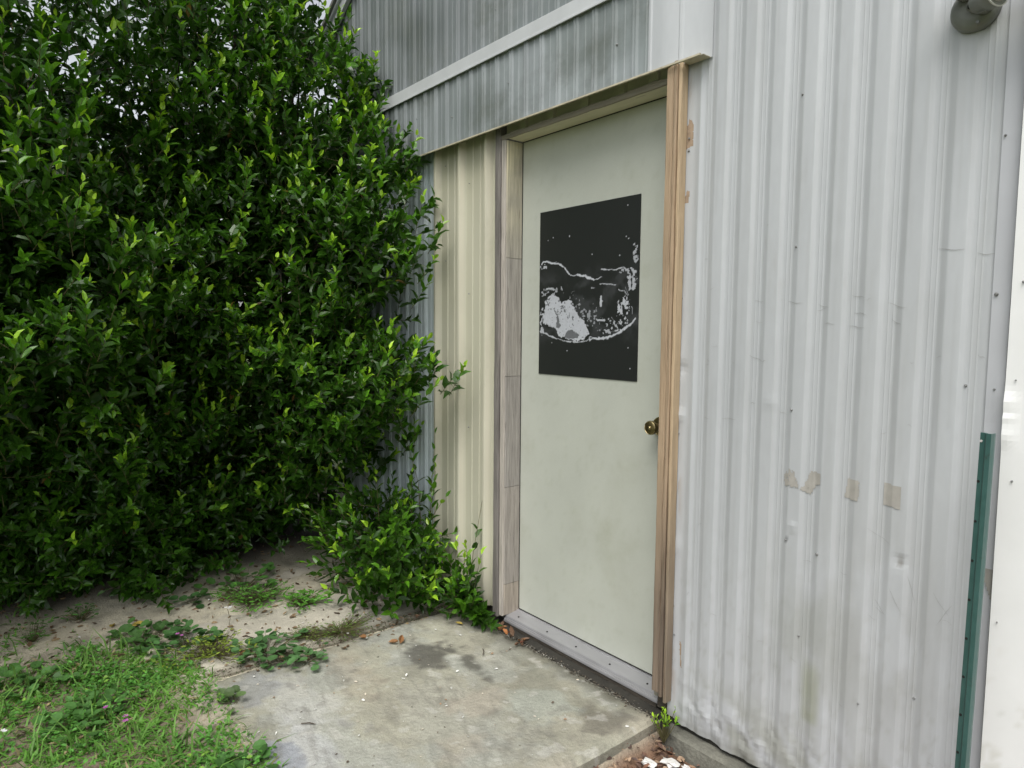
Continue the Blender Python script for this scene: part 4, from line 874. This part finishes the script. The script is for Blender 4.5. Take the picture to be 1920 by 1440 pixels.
def grass(n, x0, x1, y0, y1, lmin, lmax, wd):
    x, y = lawn_pts(n, x0, x1, y0, y1, edge); n = len(x); z = ground_z(x, y) - .002
    a = RNG.uniform(0, 6.28, n); e = RNG.uniform(.0, .9, n) ** 1.5
    D = np.stack([np.cos(a) * np.cos(e), np.sin(a) * np.cos(e), np.sin(e)], 1); N = np.stack([-np.cos(a) * np.sin(e), -np.sin(a) * np.sin(e), np.cos(e)], 1) + RNG.normal(0, .25, (n, 3))
    g = fbm(x * 5, y * 5, 235)[:, None]; r = RNG.uniform(0, 1, (n, 1))
    C = np.array([.070, .215, .035]) * (1 - g) + np.array([.165, .33, .055]) * g; C = C * (.7 + .6 * r)
    dry = (RNG.uniform(0, 1, n) < .07)[:, None]; C = np.where(dry, np.array([.36, .30, .16]) * (.6 + .6 * r), C)
    return np.stack([x, y, z], 1), D, N, RNG.uniform(lmin, lmax, n), C, wd
P, D_, N_, S_, C_, _ = grass(62000, -4.0, -1.1, -2.9, -1.1, .018, .058, 0)
P2, D2, N2, S2, C2, _ = grass(9000, -6.0, 3.0, -6.0, -2.9, .04, .10, 0)
P = np.concatenate([P, P2]); D_ = np.concatenate([D_, D2]); N_ = np.concatenate([N_, N2]); S_ = np.concatenate([S_, S2]); C_ = np.concatenate([C_, C2])
link('grass', leaves_mesh('grass', P, D_, N_, S_, C_, RNG.uniform(.07, .20, len(P)), BT, BTR, BQ), M['grass'], kind='stuff', label='short mixed green lawn grass at lower left', category='grass')
n = 26000; x, y = lawn_pts(n, -4.0, -1.5, -2.7, -1.1, edge); ok = fbm(x * 5 + 3, y * 5, 237, 3) > .45; x = x[ok]; y = y[ok]; n = len(x); a = RNG.uniform(0, 6.28, n)
link('ground_cover', leaves_mesh('ground_cover', np.stack([x, y, ground_z(x, y) + RNG.uniform(.004, .036, n)], 1), np.stack([np.cos(a), np.sin(a), RNG.uniform(-.2, .6, n)], 1), np.array([0, 0, 1.]) + RNG.normal(0, .35, (n, 3)), RNG.uniform(.008, .022, n), np.array([[.085, .24, .04]]) * RNG.uniform(.55, 1.4, (n, 1)) * np.where(RNG.uniform(0, 1, (n, 1)) < .1, [[1.9, 1.25, 1.0]], [[1., 1., 1.]]), RNG.uniform(.4, .8, n)), M['weed'], kind='stuff', label='small-leaved clover and creeping weeds through the lawn', category='ground cover')
# long single blades
n = 260; x, y = lawn_pts(1500, -3.6, -1.7, -2.3, -1.2, edge); x = x[:n]; y = y[:n]; n = len(x)
a = RNG.uniform(0, 6.28, n); e = RNG.uniform(.3, 1.3, n)
link('long_grass', leaves_mesh('long_grass', np.stack([x, y, ground_z(x, y)], 1), np.stack([np.cos(a) * np.cos(e), np.sin(a) * np.cos(e), np.sin(e)], 1), np.stack([-np.cos(a) * np.sin(e), -np.sin(a) * np.sin(e), np.cos(e)], 1), RNG.uniform(.09, .17, n), np.array([[.12, .24, .05]]) * RNG.uniform(.7, 1.4, (n, 1)), .045, np.array([[0, -.5, 0], [0, .5, 0], [.5, -.42, .14], [.5, .42, .14], [1, 0, -.08]]), BTR, BQ), M['grass'], kind='stuff', label='longer grass blades standing above the lawn', category='grass')

# broad-leaved low weeds: round leaves on thin runners
k8 = np.linspace(0, 2 * math.pi, 9)[:-1]
RT = np.array([[.5, 0, -.05]] + [[.5 + .5 * math.cos(q), .5 * math.sin(q), .05 * abs(math.sin(q))] for q in k8]); RTR = np.array([[0, 1 + i, 1 + (i + 1) % 8] for i in range(8)])
def weed(loc, r, n, size, col, label, tall=.05, round_=True, jit=.25, group=None, name='weed', cat='weed', elong=1.0):
    cx, cy = loc; z0 = float(max(ground_z(np.array(cx), np.array(cy)), -.002 if (-3.6 < cx < -1.395 and -1.25 < cy) else -1))
    t = empty(name, (cx, cy, z0), label=label, category=cat)
    if group: t['group'] = group
    a = RNG.uniform(0, 6.28, n); rr = r * RNG.uniform(0, 1, n) ** .6 * (1 + .35 * np.sin(a * 3 + cx * 9)); h = tall * RNG.uniform(.15, 1, n) * (1 - .5 * rr / r / 1.4) + .006
    P = np.stack([rr * np.cos(a), rr * np.sin(a) * elong, h], 1)
    b = a + RNG.normal(0, 1.2, n); D = np.stack([np.cos(b), np.sin(b), RNG.uniform(-.1, .5, n)], 1); N = np.array([0, 0, 1.0]) + RNG.normal(0, jit, (n, 3))
    C = np.array(col) * RNG.uniform(.7, 1.3, (n, 1)); S = size * RNG.uniform(.6, 1.2, n)
    if round_: me = leaves_mesh('leaves', P, D, N, S, C, .95, RT, RTR, np.zeros((0, 4), int))
    else: me = leaves_mesh('leaves', P, D, N, S, C, .30)
    link('leaves', me, M['weed'], t, kind='stuff')
    c = np.stack([P * [.2, .2, 0], P * [.7, .7, .5], P], 1); link('runners', stems_mesh('runners', c, .0011), M['stem'], t, kind='stuff')
    return t
weed((-3.40, -.84), .17, 60, .042, (.075, .19, .04), 'round-leaved weed at the hedge foot, largest leaves', .08)
weed((-3.20, -.86), .16, 420, .024, (.115, .30, .04), 'bright small-leaved creeping weed on the sandy slab', .05, False, .5)
weed((-3.05, -.68), .10, 170, .034, (.115, .30, .04), 'bright star-shaped weed tuft right of the creeping weed', .05, False, .5)
weed((-3.36, -1.09), .06, 14, .038, (.055, .14, .04), 'few round leaves left of the creeping weed on the sand', .04)
weed((-2.66, -.98), .15, 90, .036, (.075, .165, .055), 'blue-green round-leaved weed trailing over the slab joint', .05)
weed((-2.50, -.88), .09, 30, .030, (.075, .165, .055), 'blue-green round leaves at the right end of the trailing weed', .03)
weed((-2.80, -1.15), .15, 300, .022, (.20, .27, .035), 'yellow-green small-leaved weed at the lawn edge', .05, False, .5)
weed((-2.95, -1.22), .11, 60, .042, (.070, .165, .05), 'soft round-leaved weed by the purple flower at the lawn corner', .07)
weed((-3.10, -1.34), .13, 60, .040, (.075, .17, .045), 'round-leaved weed at the left of the lawn corner', .05)
weed((-2.67, -.66), .11, 330, .013, (.11, .20, .03), 'mossy weed filling the joint between the two slabs', .022, False, .7, elong=1.6)
weed((-2.72, -.80), .09, 160, .014, (.15, .20, .04), 'yellowish moss at the left of the slab joint', .018, False, .7)
weed((-3.50, -1.52), .07, 60, .028, (.06, .16, .03), 'small dark weed on the sand below the hedge', .07, False, .5)
weed((-3.42, -1.70), .06, 60, .030, (.075, .17, .035), 'small weed clump on the sand at the far left', .09, False, .5)
weed((-2.36, -1.20), .05, 12, .034, (.10, .16, .06), 'few pale leaves on the slab beside a bent grass blade', .04)
weed((-2.00, -1.27), .07, 24, .036, (.060, .15, .035), 'round leaves at the slab edge near the bottom of the lawn', .03)
weed((-2.62, -1.62), .13, 50, .038, (.07, .17, .04), 'round-leaved weed in the middle of the lawn', .05)
weed((-3.00, -1.75), .13, 50, .036, (.07, .17, .04), 'round-leaved weed at the left edge of the lawn', .05)

# flowers
def flower(x, y, h, mat, r, label, grp=None):
    z0 = float(ground_z(np.array(x), np.array(y))); t = empty('flower', (x, y, z0), label=label, category='flower')
    if grp: t['group'] = grp
    mb = MB(); mb.tube([(0, 0, 0), (.01, .004, h * .5), (.004, -.004, h)], .0011, 5, False); mb.obj('stem', M['stem'], t)
    mb = MB()
    for c in range(3):
        ox, oy, oz = random.uniform(-r, r), random.uniform(-r, r), random.uniform(-r, r) * .6
        for k in range(5):
            a = k * 1.2566 + c; n = len(mb.v); R = r
            for (u, v, q) in ((0, 0, 0), (.6, -.35, .1), (1, 0, .2), (.6, .35, .1)):
                mb.v.append((ox + R * (u * math.cos(a) - v * math.sin(a)), oy + R * (u * math.sin(a) + v * math.cos(a)), h + oz + R * q * 1.5))
            mb.f.append((n, n + 1, n + 2, n + 3))
    mb.obj('blossom', mat, t)
flower(-3.03, -1.02, .085, M['petal_w'], .009, 'white flower on a thin stem above the sandy slab')
flower(-2.93, -1.24, .075, M['petal_p'], .009, 'purple flower at the upper corner of the lawn')
flower(-2.44, -1.52, .055, M['petal_p'], .010, 'purple flower low in the middle of the lawn')
flower(-2.56, -1.56, .055, M['petal_p'], .007, 'small pink flower left of the purple one in the lawn')
flower(-2.62, -1.83, .05, M['petal_w'], .008, 'white flower at the left edge of the picture')
flower(-3.24, -1.55, .03, M['petal_w'], .005, 'tiny white flower on the sand')

# ------------------------------------------------------------------ fallen leaves and litter
DLT = np.array([[0, 0, 0], [.34, 0, -.08], [.70, 0, -.06], [1, 0, .10], [.30, .5, .16], [.68, .40, .18], [.30, -.5, .12], [.68, -.40, .10]])
def dead_leaf(x, y, z, size, col, label, a=None, tilt=.15, group='fallen leaves'):
    a = random.uniform(0, 6.28) if a is None else a
    me = leaves_mesh('fallen_leaf', [[0, 0, 0]], np.array([[math.cos(a), math.sin(a), tilt]]), np.array([[random.uniform(-.3, .3), random.uniform(-.3, .3), 1]]), [size], np.array([col]), .42, DLT)
    o = link('fallen_leaf', me, M['dead'], None, label=label, category='leaf'); o.location = (x, y, z + .006)
    if group: o['group'] = group
def gz(x, y): return float(ground_z(np.array(x), np.array(y)))
YL, OR, BR, RB = (.42, .32, .06), (.26, .13, .05), (.15, .09, .055), (.19, .065, .035)
for (x, y, s, c, lab) in [(-3.342, -1.408, .05, YL, 'yellow fallen leaf on the sand, the left one of a pair'), (-3.252, -1.362, .055, YL, 'yellow fallen leaf on the sand, the right one of a pair'), (-2.396, -.528, .055, OR, 'curled orange leaf beside the dark stain on the slab'),
                          (-2.391, -.216, .036, YL, 'flat yellow leaf on the slab near the sapling'), (-2.44, -.56, .05, OR, 'brown leaf on the slab left of the dark stain'), (-2.56, -.63, .05, OR, 'dry orange leaf near the slab joint'), (-3.15, -.42, .05, YL, 'thin yellow leaf on the upper slab by the bush'),
                          (-2.60, -.33, .06, BR, 'brown leaf strip lying in the slab joint'), (-2.70, -1.08, .05, OR, 'rusty leaf under the trailing weed'), (-2.58, -1.06, .04, BR, 'small brown leaf at the slab corner weed'), (-3.02, -1.42, .05, BR, 'brown leaf at the lawn edge'), (-3.12, -.45, .03, RB, 'small dark red leaf on the upper slab'),
                          (-3.30, -.95, .045, OR, 'orange leaf under the creeping weed'), (-2.85, -1.33, .04, OR, 'orange leaf in the lawn edge weeds')]:
    z = max(gz(x, y), .001 if x > -3.6 and y > -1.25 else -1); dead_leaf(x, y, z, s, c, lab, group=None)
random.seed(23)
for k in range(16):
    x = random.uniform(-2.27, -2.05); t = (x + 2.27) / .22; y = -.108 - random.uniform(0, .045) ; z = .002 + random.uniform(0, .045) * (1 - t * .5)
    dead_leaf(x, y, z, random.uniform(.025, .048), random.choice([OR, RB, RB, (.36, .15, .05), BR]), 'red-brown dead leaf heaped under the left end of the threshold', tilt=random.uniform(-.4, .9), group='dead leaves heaped under the threshold')
# crumbs, seeds and bits of bark on the concrete
def litter(name, n, region, smin, smax, cols, zf, label, flat=.35, mat='dead'):
    x = RNG.uniform(region[0], region[1], n); y = RNG.uniform(region[2], region[3], n); a = RNG.uniform(0, 6.28, n)
    D = np.stack([np.cos(a), np.sin(a), RNG.normal(0, .2, n)], 1); N = np.array([0, 0, 1.]) + RNG.normal(0, flat, (n, 3))
    C = np.array(cols)[RNG.integers(0, len(cols), n)] * RNG.uniform(.7, 1.3, (n, 1))
    return link(name, leaves_mesh(name, np.stack([x, y, zf(x, y) + .003], 1), D, N, RNG.uniform(smin, smax, n), C, RNG.uniform(.12, .7, n), DLT), M[mat], kind='stuff', label=label, category='litter')
litter('slab_litter', 150, (-2.57, -1.42, -1.25, -.12), .004, .014, [(.6, .6, .56), (.12, .09, .06), (.55, .50, .42), (.3, .2, .12)], lambda x, y: x * 0, 'small pale and dark crumbs scattered on the door slab')
litter('white_specks', 36, (-3.4, -1.42, -1.25, -.12), .010, .020, [(.75, .75, .72)], lambda x, y: x * 0 + .002, 'white flecks scattered on the slabs', flat=.6)
litter('sand_litter', 900, (-3.9, -2.5, -2.2, -.15), .008, .035, [(.14, .09, .05), (.22, .15, .08), (.10, .07, .04), (.3, .22, .12)], lambda x, y: np.maximum(ground_z(x, y), np.where((x > -3.6) & (y > -1.22), -.001, -1)), 'dry leaf bits and twigs on the sand under the hedge')
litter('joint_dirt', 900, (-2.64, -2.56, -1.2, -.12), .004, .012, [(.10, .08, .05), (.16, .13, .09), (.06, .09, .03)], lambda x, y: x * 0 - .002, 'dark dirt crumbs in the joint between the slabs', flat=.8)
litter('sill_dirt', 900, (-2.3, -1.40, -.135, -.10), .003, .011, [(.07, .06, .045), (.14, .12, .09), (.3, .29, .25)], lambda x, y: x * 0 + .001, 'dirt crumbs gathered against the foot of the threshold', flat=.8)
litter('mulch', 5600, (-1.39, -.2, -1.4, -.135), .008, .032, [(.20, .10, .06), (.12, .07, .05), (.28, .17, .10), (.34, .24, .16), (.08, .05, .04)], lambda x, y: ground_z(x, y) + RNG.uniform(0, .016, len(x)), 'brown bark mulch beside the door slab', flat=.6)
# twigs on the slab and the sand
for (x, y, L, a, lab) in [(-2.13, -.30, .06, -.6, 'thin dark twig lying on the slab below the threshold'), (-2.08, -1.05, .05, .8, 'small forked twig on the near part of the slab'), (-2.80, -.98, .14, .3, 'thin twig over the slab joint by the blue-green weed'), (-2.58, -.20, .11, 2.0, 'brown bark strip in the slab joint near the wall')]:
    mb = MB(); dx, dy = math.cos(a) * L / 2, math.sin(a) * L / 2
    mb.tube([(-dx, -dy, .004), (0, .004, .007), (dx * .7, dy * .8, .005), (dx, dy, .006)], [.0016, .0022, .0016, .0008], 6)
    o = mb.obj('twig', M['bark'], None, label=lab, category='twig'); o.location = (x, y, .001)
# white painted stones in the mulch
random.seed(5)
for (x, y, s, lab) in [(-1.310, -.262, .020, 'white chip of stone in the mulch, the left one by the slab edge'), (-1.272, -.205, .026, 'large white chip of stone in the mulch at the bottom edge'), (-1.232, -.178, .014, 'small white chip of stone nearest the footing')]:
    bm = bmesh.new(); bmesh.ops.create_icosphere(bm, subdivisions=2, radius=s)
    for v in bm.verts: v.co = Vector((v.co.x * 1.2, v.co.y * .8, v.co.z * .35)) * (1 + .9 * (random.random() - .6))
    me = bpy.data.meshes.new('white_stone'); bm.to_mesh(me); bm.free(); o = link('white_stone', me, M['chip'], None, label=lab, category='stone'); o.location = (x, y, gz(x, y) + .022)
